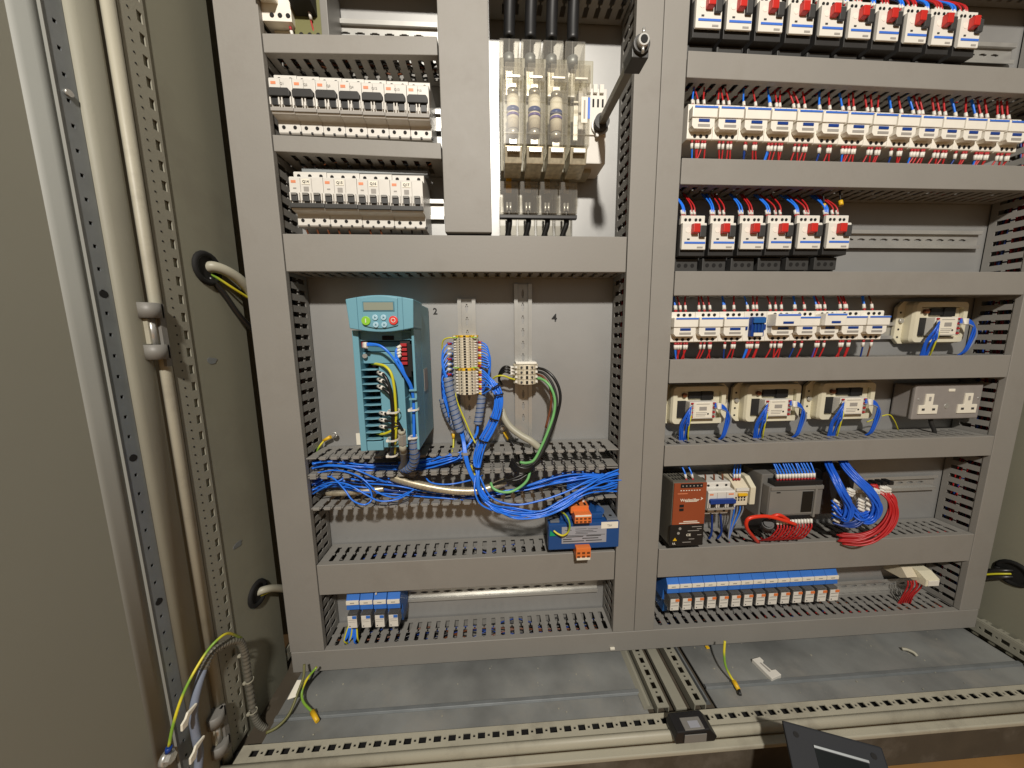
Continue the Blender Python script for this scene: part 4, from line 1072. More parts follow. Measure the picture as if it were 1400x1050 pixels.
# ================================================================== DOUBLE SOCKET
sk = thing('double_socket', 'grey metal double power socket with two white outlets', 'socket outlet', (0, 0, 0))
sx0, sx1 = at(1250, 550, -.044).x, at(1341, 550, -.044).x; sz1, sz0 = at(1290, 525.5, -.044).z, at(1290, 573, -.044).z
MB().box(sx0 + .003, sx1 - .003, -.036, -.003, sz0 + .002, sz1 - .002).build('back_box', 'socket_grey', sk, .003)
MB().box(sx0, sx1, -.044, -.0362, sz0, sz1).build('face_plate', 'socket_grey', sk, .0035, seg=3)
sw_, sh_ = sx1 - sx0, sz1 - sz0
for cx in (.205, .79):
    x = sx0 + sw_ * cx; z = sz0 + sh_ * .40; a = sw_ * .140; c = sw_ * .058
    poly = [(x - a, z - sh_ * .23), (x + a, z - sh_ * .23), (x + a, z + sh_ * .02), (x + c, z + sh_ * .02), (x + c, z + sh_ * .34), (x - c, z + sh_ * .34), (x - c, z + sh_ * .02), (x - a, z + sh_ * .02)]
    so = MB().prism(poly, -.0462, -.0435).build('outlet', 'label_white', sk, .0006)
    MB().cbox(x, -.0463, z + sh_ * .20, .005, .0008, .009).build('pin_slot', 'print_grey', so)
    for s in (-1, 1): MB().cbox(x + s * a * .55, -.0463, z - sh_ * .10, .0062, .0008, .0045).build('pin_slot', 'print_dark', so)
    MB().cyl((sx0 + sw_ * (.06 if cx < .5 else .95), -.0446, z + sh_ * .19), (sx0 + sw_ * (.06 if cx < .5 else .95), -.043, z + sh_ * .19), .0025, 12).build('fixing_screw', 'zinc', sk)
x = sx0 + sw_ * .49
MB().cyl((x, -.0448, sz0 + sh_ * .38), (x, -.043, sz0 + sh_ * .38), .0055, 18).build('centre_screw', 'zinc', sk)
MB().box(x - .002, x + .012, -.0456, -.0436, sz1 - .0155, sz1 - .0095).build('indicator', 'label_white', sk, .002)
wire([(x - .012, -.03, sz0 + .002), (x - .010, -.032, sz0 - .012), (x - .004, -.034, sz0 - .026), (x, -.034, .583)], .0035, 'black_soft', 'dark cable under the double socket', 'power_cable', None, 'cable', n=10)

# ================================================================== POWER SUPPLY
PY = -.080
ps = thing('power_supply', 'orange fronted rail power supply with black lower label', 'power supply', (0, 0, 0))
px0, px1 = at(920, 690, PY).x, at(965, 690, PY).x; pz1, pzm, pz0 = at(942, 660, PY).z, at(942, 717, PY).z, at(942, 746.5, PY).z
MB().box(px0, px1, PY + .0025, -.012, pz0, pz1).build('case', 'psu_side', ps, .001)
MB().box(px0 + .0008, px1 - .0006, PY, PY + .0023, pzm, pz1 - .001).build('front_panel', 'psu_orange', ps, .0006)
MB().box(px0 - .002, px1 - .0006, PY - .0002, PY + .0023, pz0 + .001, pzm - .0004).build('lower_label', 'black', ps, .0006)
wps = px1 - px0
v = MB()
top = MB().grid([0] + [q for k in range(7) for q in (.004 + .0062 * k, .008 + .0062 * k)] + [wps - .002], [0, .006, .018, .021, .033, .036, .048, .056], lambda i, j: i % 2 == 1 and j in (1, 3, 5), 0, .001, lambda u, v, t: (px0 + .001 + u, PY + .006 + v, pz1 + .0003 + t))
top.build('vent_grille', 'psu_side', ps)
MB().box(px0 + .003, px1 - .003, PY + .008, -.02, pz1 + .0001, pz1 + .0006).build('vent_dark', 'hole', ps)
MB().box(px0 + wps * .20, px0 + wps * .86, PY - .0008, PY + .001, pz1 - .010, pz1 - .002).build('terminal_opening', 'hole', ps)
for k in range(6): MB().cyl((px0 + wps * (.26 + .11 * k), PY - .0011, pz1 - .0062), (px0 + wps * (.26 + .11 * k), PY - .0008, pz1 - .0062), .0015, 8).build('terminal_screw', 'zinc', ps)
lettering('Weidmüller', .0078, 'label_white', ps, (px0 + wps * .50, PY - .0004, pz1 - (pz1 - pzm) * .41), sx=1.02)
MB().prism([(px0 + wps * .82, pz1 - .030), (px0 + wps * .90, pz1 - .0335), (px0 + wps * .82, pz1 - .037), (px0 + wps * .85, pz1 - .0335)], PY - .0005, PY - .0001).build('logo', 'label_white', ps)
MB().box(px0 + wps * .36, px0 + wps * .72, PY - .0004, PY - .0001, pz1 - .0395, pz1 - .0378).build('print_line', 'label_white', ps)
for k in range(8): MB().box(px0 + wps * (.2 + .08 * k), px0 + wps * (.24 + .08 * k), PY - .0004, PY - .0001, pz1 - .0165, pz1 - .0150).build('print_line', 'label_white', ps)
MB().box(px0 + wps * .12, px0 + wps * .42, PY - .0004, PY - .0001, pz1 - .023, pz1 - .0215).build('print_line', 'print_orange', ps)
for dz in (.045, .053): MB().box(px0 + wps * .20, px0 + wps * .33, PY - .0005, PY - .0001, pz1 - dz - .0055, pz1 - dz).build('indicator_window', 'hole', ps)
for k, a in enumerate((.35, .22)): MB().box(px0 + wps * a, px0 + wps * (.95 - a * .5), PY - .0004, PY - .0001, pzm + .006 - k * .0035, pzm + .0075 - k * .0035).build('print_line', 'label_white', ps)
lettering('CE', .0068, 'label_white', ps, (px0 + wps * .53, PY - .0006, (pzm + pz0) / 2 + .001), sx=1.15)
lettering('UL', .0055, 'label_white', ps, (px0 + wps * .10, PY - .0006, pz0 + .007))
MB().prism([(px0 + wps * .06, pz0 + .013), (px0 + wps * .19, pz0 + .013), (px0 + wps * .125, pz0 + .0195)], PY - .0006, PY - .0003).build('warning_mark', 'yellow', ps)
for (fx, fz) in ((.26, .83), (.22, .62)): MB().cyl((px0 + wps * fx, PY - .0006, pz0 + (pzm - pz0) * fz), (px0 + wps * fx, PY - .0003, pz0 + (pzm - pz0) * fz), .0028, 14).build('approval_mark', 'print_grey', ps)
for (fx0, fx1, fz) in ((.62, .92, .88), (.78, .92, .78), (.50, .85, .70), (.80, .93, .50), (.55, .72, .32), (.36, .62, .18)): MB().box(px0 + wps * fx0, px0 + wps * fx1, PY - .0006, PY - .0003, pz0 + (pzm - pz0) * fz, pz0 + (pzm - pz0) * fz + .0012).build('print_line', 'print_grey', ps)
for k in range(2):
    x = px0 + wps * (.45 + .2 * k)
    short_wire((x, -.070, pz1 + .001), (-.15, .25, 1), .03, 'blue_wire', 'blue wire with white marker entering the top of the orange power supply', 'wires on the power supply', end=(x - .006, -.05, .549), r=.0016)

# ------------------------------------------------------------------ small three-pole breaker and terminals beside it
bx0, bx1 = at(968, 680, -.075).x, at(1005, 680, -.075).x
wpb = (bx1 - bx0) / 3
zc_ = (at(985, 656, -.060).z + at(985, 706, -.060).z) / 2
ob = mcb_proto(3, wpb, 2); ob.location = ((bx0 + bx1) / 2, 0, zc_); ob.scale = (1, 1, .80)
ob['label'] = 'white three-pole breaker beside the orange power supply'
for ch in ob.children:
    if ch.name.startswith('toggle') and 'slot' not in ch.name: ch.data = ch.data.copy(); ch.data.materials[0] = M['blue_dark']
MB().box(wpb * .75, wpb * 1.3, -.0755, -.0751, .0185, .0225).build('brand_mark', 'print_orange', ob)
for k in range(3):
    x = bx0 + wpb * (k + .5)
    short_wire((x, -.050, zc_ + .035), (.0, .2, 1), .012, 'brown_wire', 'brown wire on top of the breaker beside the power supply', 'wires on the small breaker', markers=False, r=.0018)
    wire([(x, -.05, zc_ - .035), (x + .002, -.05, zc_ - .05), (x + .004 + .003 * k, -.045, .385), (x + .006, -.04, .366)], .0022, 'blue_dark', 'blue wire leaving the underside of the breaker beside the power supply', 'terminal_wire', 'wires on the small breaker')
tbx0, tbx1 = at(1003, 672, -.06).x, at(1022, 672, -.06).x; tz1, tz0 = at(1012, 660, -.06).z, at(1012, 690, -.06).z
tb = thing('fuse_terminals', 'beige fuse terminal block with yellow bridge beside the small breaker', 'terminal block', (0, 0, 0))
MB().prism([(-.010, tz1 + .004), (-.045, tz1 + .002), (-.062, tz1 - .010), (-.062, tz0), (-.010, tz0)], tbx0, tbx1, 'x').build('housing', 'beige', tb, .0008)
MB().box(tbx0 + .002, tbx1 - .001, -.0655, -.0622, tz1 - .016, tz1 - .010).build('marker_strip', 'white', tb, .0005)
MB().box(tbx0 + .007, tbx1 - .004, -.0665, -.0622, tz1 - .026, tz1 - .021).build('yellow_bridge', 'yellow', tb, .0006)
for k in range(4):
    for zz in (tz1 - .031, tz1 - .036): MB().box(tbx0 + .003 + .006 * k, tbx0 + .006 + .006 * k, -.0628, -.0618, zz - .0015, zz + .0015).build('wire_port', 'hole', tb)
e0, e1 = at(1024, 668, -.055).x, at(1031, 668, -.055).x
es = MB().prism([(-.006, at(1028, 653, -.05).z), (-.040, at(1028, 653, -.05).z), (-.060, at(1028, 665, -.055).z), (-.060, at(1028, 688, -.055).z), (-.006, at(1028, 684, -.05).z)], e0, e1, 'x').build('end_bracket', 'box_cream', None, .001)
tag(es, 'cream end bracket between the fuse terminals and the controller', 'end bracket')
for k in range(3):
    x = tbx0 + .006 + .006 * k
    short_wire((x, -.050, tz1 + .002), (.1, .15, 1), .025, 'blue_wire', 'blue wire entering the fuse terminals from the duct above', 'wires on the fuse terminals', end=(x + .012, -.035, .549), r=.0014)
for k in range(5):
    x = tbx0 + .002 + .006 * k
    wire([(x, -.055, tz0 + .001), (x + .003, -.052, tz0 - .02), (x + .008 - .004 * k, -.045, .392), (x + .010 - .006 * k, -.042, .364)], .0016, 'blue_wire' if k % 2 else 'tape_grey', 'wire hanging from the fuse terminals down into the duct', 'terminal_wire', 'wires under the fuse terminals')

# ================================================================== CONTROLLER
plc = thing('logic_controller', 'dark grey programmable controller with wire plugs above and below', 'controller', (0, 0, 0))
GY = -.078
gx0, gx1 = at(1051, 680, GY).x, at(1124, 680, GY).x; gz1, gz0 = at(1085, 655, GY).z, at(1085, 711, GY).z
MB().box(gx0 - .002, gx1, -.060, -.008, gz0 - .002, gz1 + .004).build('rear_case', 'plc_grey', plc, .002)
MB().box(gx0, gx1, GY, -.0602, gz0 + .010, gz1 - .014).build('front_case', 'plc_grey', plc, .002)
MB().box(gx0 + .001, gx1 - .020, GY - .0016, GY - .0002, gz0 + .014, gz1 - .024).build('front_door', 'grey', plc, .001)
MB().box(gx0 + .002, gx1 - .001, GY - .0022, GY - .0002, gz1 - .0225, gz1 - .0148).build('top_ledge', 'grey', plc, .001)
MB().box(gx0 + .014, gx0 + .022, GY - .0020, GY - .0016, gz1 - .028, gz1 - .0255).build('door_slot', 'hole', plc)
MB().box(gx1 - .045, gx1 - .022, GY - .0028, GY - .0016, gz0 + .018, gz1 - .026).build('display_window', 'screen', plc, .0006)
MB().box(gx1 - .0185, gx1 - .014, GY - .003, -.0602, gz0 + .006, gz1 - .014).build('end_ridge', 'grey', plc, .001)
MB().box(gx0 + .010, gx1 - .004, GY - .001, -.0602, gz1 - .0138, gz1 - .004).build('upper_plug', 'black', plc, .001)
MB().box(gx0 + .008, gx1 - .004, GY + .002, -.0602, gz0 - .0005, gz0 + .0095).build('lower_plug', 'black', plc, .001)
for k in range(13):
    x = gx0 + .020 + (gx1 - gx0 - .030) * k / 13
    w_ = wire([(x, -.072, gz1 - .003), (x + .0005, -.070, gz1 + .010), (x - .003 + random.uniform(-.003, .003), -.055, .548), (x - .004, -.035, .556)], .0015, 'blue_wire', 'blue wire with white marker plugged into the top of the grey controller', 'plug_wire', 'wires on top of the controller')
    sleeve((x, -.072, gz1 - .0005), (x + .0004, -.0705, gz1 + .008), .0026, 'white', w_); sleeve((x, -.0722, gz1 - .005), (x, -.072, gz1 - .0008), .0022, 'ferrule_red', w_, 'ferrule')
zl = gz0 - .006
for k in range(12):
    x = gx0 + .016 + (gx1 - gx0 - .036) * k / 12
    w_ = wire([(x + .002, -.085, gz0 - .002), (x, -.088, gz0 - .012), (x - .006, -.080, .392 - .002 * (k % 3)), (x - .008, -.06, .372), (x - .008, -.045, .360)], .0015, 'red_wire', 'red wire hanging from the lower plug of the grey controller', 'plug_wire', 'wires under the controller')
    sleeve((x + .003, -.083, gz0 + .0045), (x + .001, -.0862, gz0 - .003), .0025, 'white', w_)
# bright red cable and its round plug
wire([at(1037, 742, -.062), at(1022, 724, -.085), at(1021, 712, -.09), at(1030, 707, -.092), at(1050, 706, -.094), at(1070, 711, -.095), at(1088, 717, -.092)], .0034, 'red_bright', 'bright orange-red cable looping below the grey controller', 'power_cable', None, 'cable', n=12)
wire([at(1050, 708, -.085), at(1065, 704, -.092), at(1078, 711, -.090)], .0032, 'red_bright', 'second short orange-red cable tucked under the controller', 'power_cable', None, 'cable', n=12)
p = at(1050, 716, -.080); q = at(1047, 722, -.060)
tag(MB().cyl(p, q, .010, 18).cyl(p, p + (p - q) * .15, .0075, 18).build('round_plug', 'charcoal'), 'dark round plug under the grey controller', 'plug')
# extension modules with their looms
for i, (a, b_) in enumerate(((1126, 1150), (1152, 1176))):
    x0, x1 = at(a, 690, -.065).x, at(b_, 690, -.065).x
    tag(MB().box(x0, x1, -.055 + .006 * i, -.008, gz0 - .004, gz1 + .003).build('extension_module', 'black', None, .002), ('black extension module beside the controller' if i == 0 else 'black extension module farther from the controller, under the red wires'), 'extension module')
def loom(ctrl, n, rad, r, m, lbl, grp, name='loom_wire', fan0=None, fan1=None):
    for k in range(n):
        a = 2 * math.pi * k / n * 2.4; q = rad * math.sqrt((k + .5) / n)
        off = Vector((q * math.cos(a), q * math.sin(a) * .6, q * math.sin(a)))
        pts = [Vector(c) + off * (1 + .25 * math.sin(k + i)) for i, c in enumerate(ctrl)]
        if fan0: pts[0] = Vector(fan0(k))
        if fan1: pts[-1] = Vector(fan1(k))
        wire(pts, r, m, lbl, name, grp, n=6, samples=5)
A = lambda px, py, Y: at(px, py, Y)
loom([A(1130, 626, -.045), A(1134, 640, -.062), A(1141, 655, -.082), A(1150, 672, -.094), A(1160, 690, -.098), A(1156, 706, -.098), A(1145, 700, -.090)], 14, .0085, .0020, 'blue_loom', 'blue wire in the loom curling down beside the controller', 'blue loom beside the controller',
     fan1=lambda k: A(1137 + 2.2 * (k % 3), 684 + 2.0 * k, -.082))
loom([A(1150, 626, -.045), A(1158, 641, -.062), A(1173, 658, -.082), A(1188, 672, -.094), A(1198, 688, -.100), A(1194, 704, -.100), A(1180, 709, -.098), A(1172, 700, -.092)], 14, .0095, .0020, 'blue_loom', 'blue wire in the farther loom beside the controller', 'farther blue loom',
     fan1=lambda k: A(1160 + 1.8 * (k % 4), 684 + 1.8 * k, -.084))
loom([A(1138, 712, -.080), A(1152, 716, -.090), A(1168, 716, -.096), A(1180, 708, -.098)], 7, .005, .0019, 'blue_dark', 'dark blue wire crossing under the looms', 'dark blue crossing wires')
loom([A(1205, 668, -.078), A(1216, 680, -.088), A(1220, 698, -.094), A(1212, 716, -.096), A(1196, 730, -.092), A(1175, 737, -.085), A(1150, 737, -.070)], 14, .010, .0019, 'red_wire', 'red wire curling round beside the blue looms', 'red loom', fan0=lambda k: A(1190 + 2.4 * (k % 8), 662 + 2.4 * (k // 4), -.070))
for i, (px, py, Y) in enumerate([(1139 + 3 * (k % 2), 683 + 4.4 * k, -.083) for k in range(7)] + [(1157 + 2.5 * (k % 2), 668 + 3 * (k % 3), -.080) for k in range(5)] + [(1172, 682 + 4 * k, -.090) for k in range(4)] + [(1183 + 3.0 * (k % 2), 680 + 3.6 * k, -.092) for k in range(6)] + [(1190 + 3.3 * (k % 3), 668 + 2.6 * (k // 3), -.074) for k in range(6)] + [(1202 + 3.2 * (k % 3), 665 + 3.4 * (k // 3), -.078) for k in range(9)]):
    p = A(px, py, Y)
    tag(MB().cyl(p, p + Vector((.0075, -.006, -.0040)), .0032, 8).build('wire_marker', 'white'), 'white number sleeve on a wire end at the extension modules', 'wire marker', 'white wire markers at the extension modules')
for k in range(4):
    p = A(1186 + 9 * k, 661 - .8 * k, -.06)
    tag(MB().cbox(p.x, p.y, p.z, .010, .016, .008).build('wire_plug', 'black', None, .0008), 'small black wire plug at the top of the red loom', 'plug', 'black plugs above the red loom')

# ================================================================== RELAYS
def relay_proto(W, left):
    t = thing('relay', '', 'relay', (0, 0, 0)); h = W / 2 - .0004
    MB().prism([(-.008, .034), (-.050, .034), (-.058, .030), (-.064, .018), (-.064, .010), (-.0655, -.001), (-.050, -.003), (-.048, -.030), (-.008, -.030)], -h, h, 'x').build('base', 'relay_blue', t, .0006)
    for k in range(4):
        x = -h + W * (.14 + .235 * k)
        MB().cyl((x, -.0552, .0310), (x, -.0575, .0325), .0013, 8).build('terminal_hole', 'trafo_blue', t)
    lb = MB().box(-h + .0004, h - .0004, -.0668, -.0642, .0105, .0188).build('name_label', 'label_white', t, .0004)
    MB().box(-h * .35, h * .3, -.0671, -.0668, .0135, .0155).build('label_print', 'print_grey', lb)
    q = h * .80
    rb = MB().box(-q, q, -.072, -.0502, -.0345, -.0045).build('relay_case', 'clear_smoke', t, .0008)
    MB().box(-q + .001, q - .001, -.0695, -.0505, -.0335, -.0055).build('relay_core', 'black', rb)
    f = MB().box(-q + .0015, q - .0010, -.0733, -.0721, -.0340, -.0085).build('relay_face', 'white', t, .0003)
    MB().box(q - .009, q - .0012, -.0746, -.0733, -.0135, -.0080).build('test_flag', 'orange' if not left else 'relay_blue', f, .0004)
    MB().cyl((-q + .005, -.0735, -.0300), (-q + .005, -.0738, -.0300), .0012, 8).build('face_dot', 'print_dark', f)
    for zz in ((-.0165, -.0235) if not left else (-.017, -.021)): MB().box(-q + .003, q - .003, -.0735, -.0733, zz - .0004, zz + .0004).build('print_line', 'print_dark' if not left else 'print_grey', f)
    return t
rp = relay_proto(.0262, False)
for i in range(14):
    pxc = 913 + 16.75 * (i + .5); py = 802.5 - 12.5 * (i / 13.)
    c = at(pxc, py, -.0668); w_i = at(pxc + 8.4, py, -.0668).x - at(pxc - 8.4, py, -.0668).x
    loc = (c.x, 0, c.z - .0147)
    o = rp if i == 0 else dup(rp, loc); o.location = loc; o.scale = (w_i / .0262, 1, 1)
    o['label'] = 'blue based relay with white label, %s of the fourteen' % ORD[i]; o['group'] = 'row of fourteen relays'
rq = relay_proto(.0257, True)
for i in range(4):
    c = at(481.5 + 18.7 * i, 824.7 - .6 * i, -.0668); loc = (c.x, 0, c.z - .0147)
    o = rq if i == 0 else dup(rq, loc); o.location = loc
    o['label'] = 'blue based relay, %s of the four at the lower left' % ORD[i]; o['group'] = 'four relays at the lower left'
e_ = at(549, 828, -.04)
tag(MB().prism([(-.008, e_.z + .022), (-.045, e_.z + .020), (-.052, e_.z - .004), (-.044, e_.z - .030), (-.008, e_.z - .030)], e_.x - .003, e_.x + .0045, 'x').build('relay_end_plate', 'trafo_blue', None, .001), 'dark blue end plate beside the four lower relays', 'end plate')
e_ = at(906, 812, -.035)
tag(MB().prism([(-.008, e_.z + .018), (-.040, e_.z + .022), (-.052, e_.z + .004), (-.044, e_.z - .034), (-.008, e_.z - .034)], e_.x - .004, e_.x + .006, 'x').build('relay_end_plate', 'relay_blue_side', None, .001), 'blue end plate at the start of the fourteen relays', 'end plate')
p = at(514, 813, -.062)
tag(MB().cyl(p, p + Vector((0, .004, .010)), .002, 8).build('wire_marker', 'white'), 'white marker sleeve standing on the four lower relays', 'wire marker')
# loose blue and yellow wires under the four relays
for k in range(9):
    a = at(470 + 2.2 * k, 880 - 2 * (k % 3), -.05); m = 'blue_wire' if k % 4 else 'yellow_wire'
    wire([at(478 + 1.2 * k, 851, -.045), a + Vector((.004, -.004, .014)), a + Vector((random.uniform(-.006, .006), 0, .0)), a + Vector((.004, .01, -.02))], .0017, m, '%s wire dropping from the lower left relays into the bottom duct' % ('blue' if k % 4 else 'yellow'), 'terminal_wire', 'wires under the four lower relays')
# cream terminals with red wires at the right end
ct = thing('end_terminals', 'cream terminal pair with red wires at the right end of the relay rail', 'terminal block', (0, 0, 0))
c0_ = at(1255, 787, -.05)
MB().prism([(-.008, c0_.z + .016), (-.050, c0_.z + .012), (-.066, c0_.z + .002), (-.066, c0_.z - .014), (-.008, c0_.z - .018)], c0_.x - .002, c0_.x + .030, 'x').build('housing', 'box_cream', ct, .001)
MB().prism([(-.008, c0_.z + .018), (-.040, c0_.z + .014), (-.052, c0_.z - .002), (-.040, c0_.z - .012), (-.008, c0_.z - .014)], c0_.x - .028, c0_.x - .003, 'x').build('end_clamp', 'beige', ct, .001)
MB().box(c0_.x + .002, c0_.x + .027, -.068, -.0655, c0_.z - .012, c0_.z + .0).build('label_face', 'cream', ct, .0006)
for k in range(6):
    x = c0_.x - .022 + .0062 * k
    w_ = wire([(x, -.05, c0_.z - .012), (x + .001, -.050 - .002 * (k % 2), c0_.z - .026), (x + .002 - .001 * k, -.044, .205), (x + .002, -.038, .178)], .0015, 'red_wire', 'red wire hanging from the cream terminals at the right end', 'terminal_wire', 'red wires at the right end')

# ================================================================== WIRING IN THE DRIVE BAY
def px(*l): return [at(*q) for q in l]
def zip_tie(c, d, r, m, label, wdt=.003):
    """a cable tie: a thin band round a bundle at c running along d"""
    c, d = Vector(c), Vector(d).normalized(); u = d.orthogonal().normalized(); v = d.cross(u); n = 16; b = MB(); V = []
    for s, rr in ((-1, r), (1, r), (1, r + .0008), (-1, r + .0008)):
        V += [c + d * (s * wdt / 2) + (u * math.cos(2 * math.pi * k / n) + v * math.sin(2 * math.pi * k / n)) * rr for k in range(n)]
    F = []
    for a, e2 in ((0, 1), (1, 2), (2, 3), (3, 0)):
        for k in range(n): F.append((a * n + k, a * n + (k + 1) % n, e2 * n + (k + 1) % n, e2 * n + k))
    b.add(V, F); h = c + u * (r + .001)
    o = b.build('cable_tie', m); MB().cbox(0, 0, 0, .0045, .004, .004).build('tie_head', m, o, .0005).location = h
    return tag(o, label, 'cable tie', 'cable ties')
def spiral(pts, r, m, label, name='spiral_wrap', pitch=.009, gm='trafo_blue'):
    """plastic spiral binding: a tube cut by a helical groove"""
    P = catmull(pts, 10); o = MB().tube(P, r, 12, raw=True).build(name, m); tag(o, label, 'spiral wrap')
    L = 0; H = []; u = None; last = P[0]
    Q = catmull(pts, 40); tot = 0
    for i, p in enumerate(Q):
        d = (Q[min(i + 1, len(Q) - 1)] - Q[max(i - 1, 0)]).normalized()
        u = d.orthogonal().normalized() if u is None else (u - d * u.dot(d)).normalized(); v = d.cross(u)
        tot += (p - last).length; last = p; a = tot / pitch * 2 * math.pi
        H.append(p + (u * math.cos(a) + v * math.sin(a)) * r * .985)
    MB().tube(H, r * .11, 5, raw=True).build('groove', gm, o)
    return o
# --- left side of the tall terminal stack
for k in range(10):
    pyy = 470 + k * 7.0; yy = -.030
    m = 'blue_wire'
    pts = px((619, pyy, yy), (614, pyy - 1, -.036), (606 + .6 * (k % 4), pyy + 8, -.042), (604.5 + .9 * (k % 5), max(498, pyy + 16), -.045), (609 + .6 * (k % 5), max(514, pyy + 26), -.047), (613.5 + .5 * (k % 4), max(522, pyy + 38), -.048))
    w_ = wire(pts, .0014, m, 'blue wire leaving the left of the tall terminal stack into the spiral wrap', 'stack_wire', 'wires left of the tall stack')
    a = at(617, pyy, -.033); b2_ = at(612, pyy, -.039)
    sleeve(a, b2_, .0026, 'white' if k % 3 else 'ferrule_red', w_)
spiral(px((612, 516, -.048), (615, 535, -.05), (620, 556, -.05), (625, 575, -.05), (629, 590, -.05)), .0085, 'conduit', 'blue-grey spiral wrap sloping down left of the tall terminal stack')
spiral(px((606, 545, -.020), (610, 560, -.020), (619, 578, -.022), (632, 592, -.024), (645, 602, -.026), (655, 610, -.030)), .0085, 'conduit', 'blue-grey spiral wrap passing behind the tall stack towards the duct')
for k in range(6):
    wire(px((605 + k * .6, 500 + 2 * k, -.030), (603.5 + k * .9, 525, -.024), (605 + k * .8, 546, -.020)), .0014, 'blue_dark', 'dark blue wire behind the left of the tall terminal stack', 'stack_wire', 'darker wires behind the tall stack')
# --- right side: upper loop into its own wrap
for k in range(10):
    pyy = 468 + k * 3.6
    w_ = wire(px((653, pyy, -.030), (659, pyy + .5, -.036), (666 + .6 * (k % 4), pyy + 6 - k * .4, -.040), (669.5 + .5 * (k % 3), 492 + k * .8, -.038), (667 + .6 * (k % 3), 515, -.034), (661.5 + .5 * (k % 3), 530, -.030)), .0014, 'blue_wire', 'blue wire looping right of the tall terminal stack', 'stack_wire', 'wires right of the tall stack')
    m = ['ferrule_red', 'white', 'yellow'][k % 3]
    sleeve(at(654, pyy, -.031), at(658.5, pyy + .4, -.0355), .0023, m, w_)
spiral(px((661.5, 527, -.030), (658, 548, -.032), (655.5, 566, -.034), (653, 580, -.036)), .0082, 'conduit', 'blue-grey spiral wrap hanging right of the tall terminal stack')
for k in range(9):
    wire(px((653 + .5 * (k % 3), 578, -.036), (651 + .6 * (k % 4), 592, -.040), (643 - .6 * (k % 3), 606, -.046), (630, 618 + .8 * k, -.058), (610, 622 + 1.6 * k + random.uniform(-2, 2), -.060 - .004 * (k % 3)), (580, 628 + 1.6 * k + random.uniform(-2, 2), -.054 - .005 * (k % 2)), (545, 632 + 1.6 * k, -.050)), .0014, 'blue_wire', 'blue wire running from the right wrap left into the upper open duct', 'duct_wire', 'wires from the right wrap into the duct')
for k in range(5):
    wire(px((628 + k, 588, -.050), (632 + k * .8, 602, -.054), (635 + k * 1.0, 625, -.068), (641 + k * .9, 645, -.072), (651 + k * 1.2, 665, -.078), (661 + k * 2, 688 - k, -.086)), .0016, 'blue_wire', 'blue wire dropping from the left wrap to the big loop', 'duct_wire', 'wires from the left wrap')
# --- the big loop from the lower terminals to the duct on the right
NL = 11
for k in range(NL):
    a = k * 2.4; q = .0085 * math.sqrt((k + .5) / NL); off = Vector((q * math.cos(a), q * .6 * math.sin(a), q * math.sin(a)))
    y0 = 506 + k * 3.2
    lo = (k % 4) * 2.2
    ends = 644 + k * 2.5
    pts = px((653.5, y0, -.032), (660, y0 + .5, -.042))
    pts += [p + off for p in px((672, 521 + .6 * k, -.055), (681, 540, -.062), (681, 560, -.066), (672, 583, -.070), (660, 605, -.074), (653, 632, -.080))]
    pts += px((651.5 + k * .45, 655, -.088), (656 + lo * .3 + k * .2, 676 + lo * .5, -.094), (674 + lo * .2, 689 + lo * .9 + k * .25, -.098), (703, 697 + lo * .5 + k * .55, -.100), (738, 698 + lo * .2 + k * .6, -.100), (770, 684 + k * .6 + lo * .4, -.096), (802, 662 + k * 1.5, -.088), (826, 650 + k * 2.4, -.076), (850, 640 + k * 3.1, -.060))
    pts = pts[:8] + [p + Vector((random.uniform(-.002, .002), random.uniform(-.007, .007), random.uniform(-.0025, .0025))) for p in pts[8:]]
    w_ = wire(pts, .00145, 'blue_wire', 'bright blue wire in the big loop from terminal stack to the middle duct', 'loop_wire', 'bright blue wires of the big loop', n=8)
    sleeve(at(654.5, y0, -.034), at(659, y0 + .4, -.0405), .0023, ['white', 'yellow', 'ferrule_red'][k % 3], w_)
wire(px((650, 650, -.078), (649, 670, -.092), (656, 688, -.098), (672, 697, -.100), (690, 700, -.100)), .0017, 'blue_wire', 'single blue wire hanging just outside the big loop', 'loop_wire')
wire(px((655, 650, -.075), (672, 680, -.088), (705, 690, -.094), (740, 684, -.094), (775, 672, -.090), (810, 655, -.080), (850, 646, -.060)), .0017, 'blue_wire', 'single blue wire cutting across inside the big loop', 'loop_wire')
for (a, b2_, Y, nm) in (((675.5, 524), (680, 531), -.058, 'upper black tie at the bend of the big blue loop'), ((681, 536), (682, 542), -.063, 'second black tie at the bend of the big blue loop'), ((677, 569), (675, 576), -.068, 'black tie halfway down the big blue loop'), ((662, 599), (660, 605), -.074, 'black tie on the big blue loop above the ducts'), ((653.5, 635), (653, 641), -.082, 'black tie on the big blue loop at the ducts')):
    p, q = at(*a, Y), at(*b2_, Y); zip_tie((p + q) / 2, q - p, .0088, 'black', nm)
# --- earth and yellow wires by the stack
wire(px((621, 462, -.040), (613, 462, -.040), (606.5, 465, -.038), (604.5, 473, -.034), (606, 484, -.030)), .0014, 'yellow_wire', 'thin yellow wire leaving the top earth terminal', 'earth_wire')
wire(px((622, 537, -.030), (625, 549, -.034), (631, 564, -.036), (638, 580, -.040), (644, 594, -.044), (650, 606, -.050)), .0016, 'yellow_wire', 'yellow wire running down under the tall terminal stack', 'earth_wire')
wire(px((644, 636, -.060), (648, 645, -.072), (651, 656, -.076)), .0016, 'earth', 'short green and yellow wire end by the loop at the ducts', 'earth_wire')
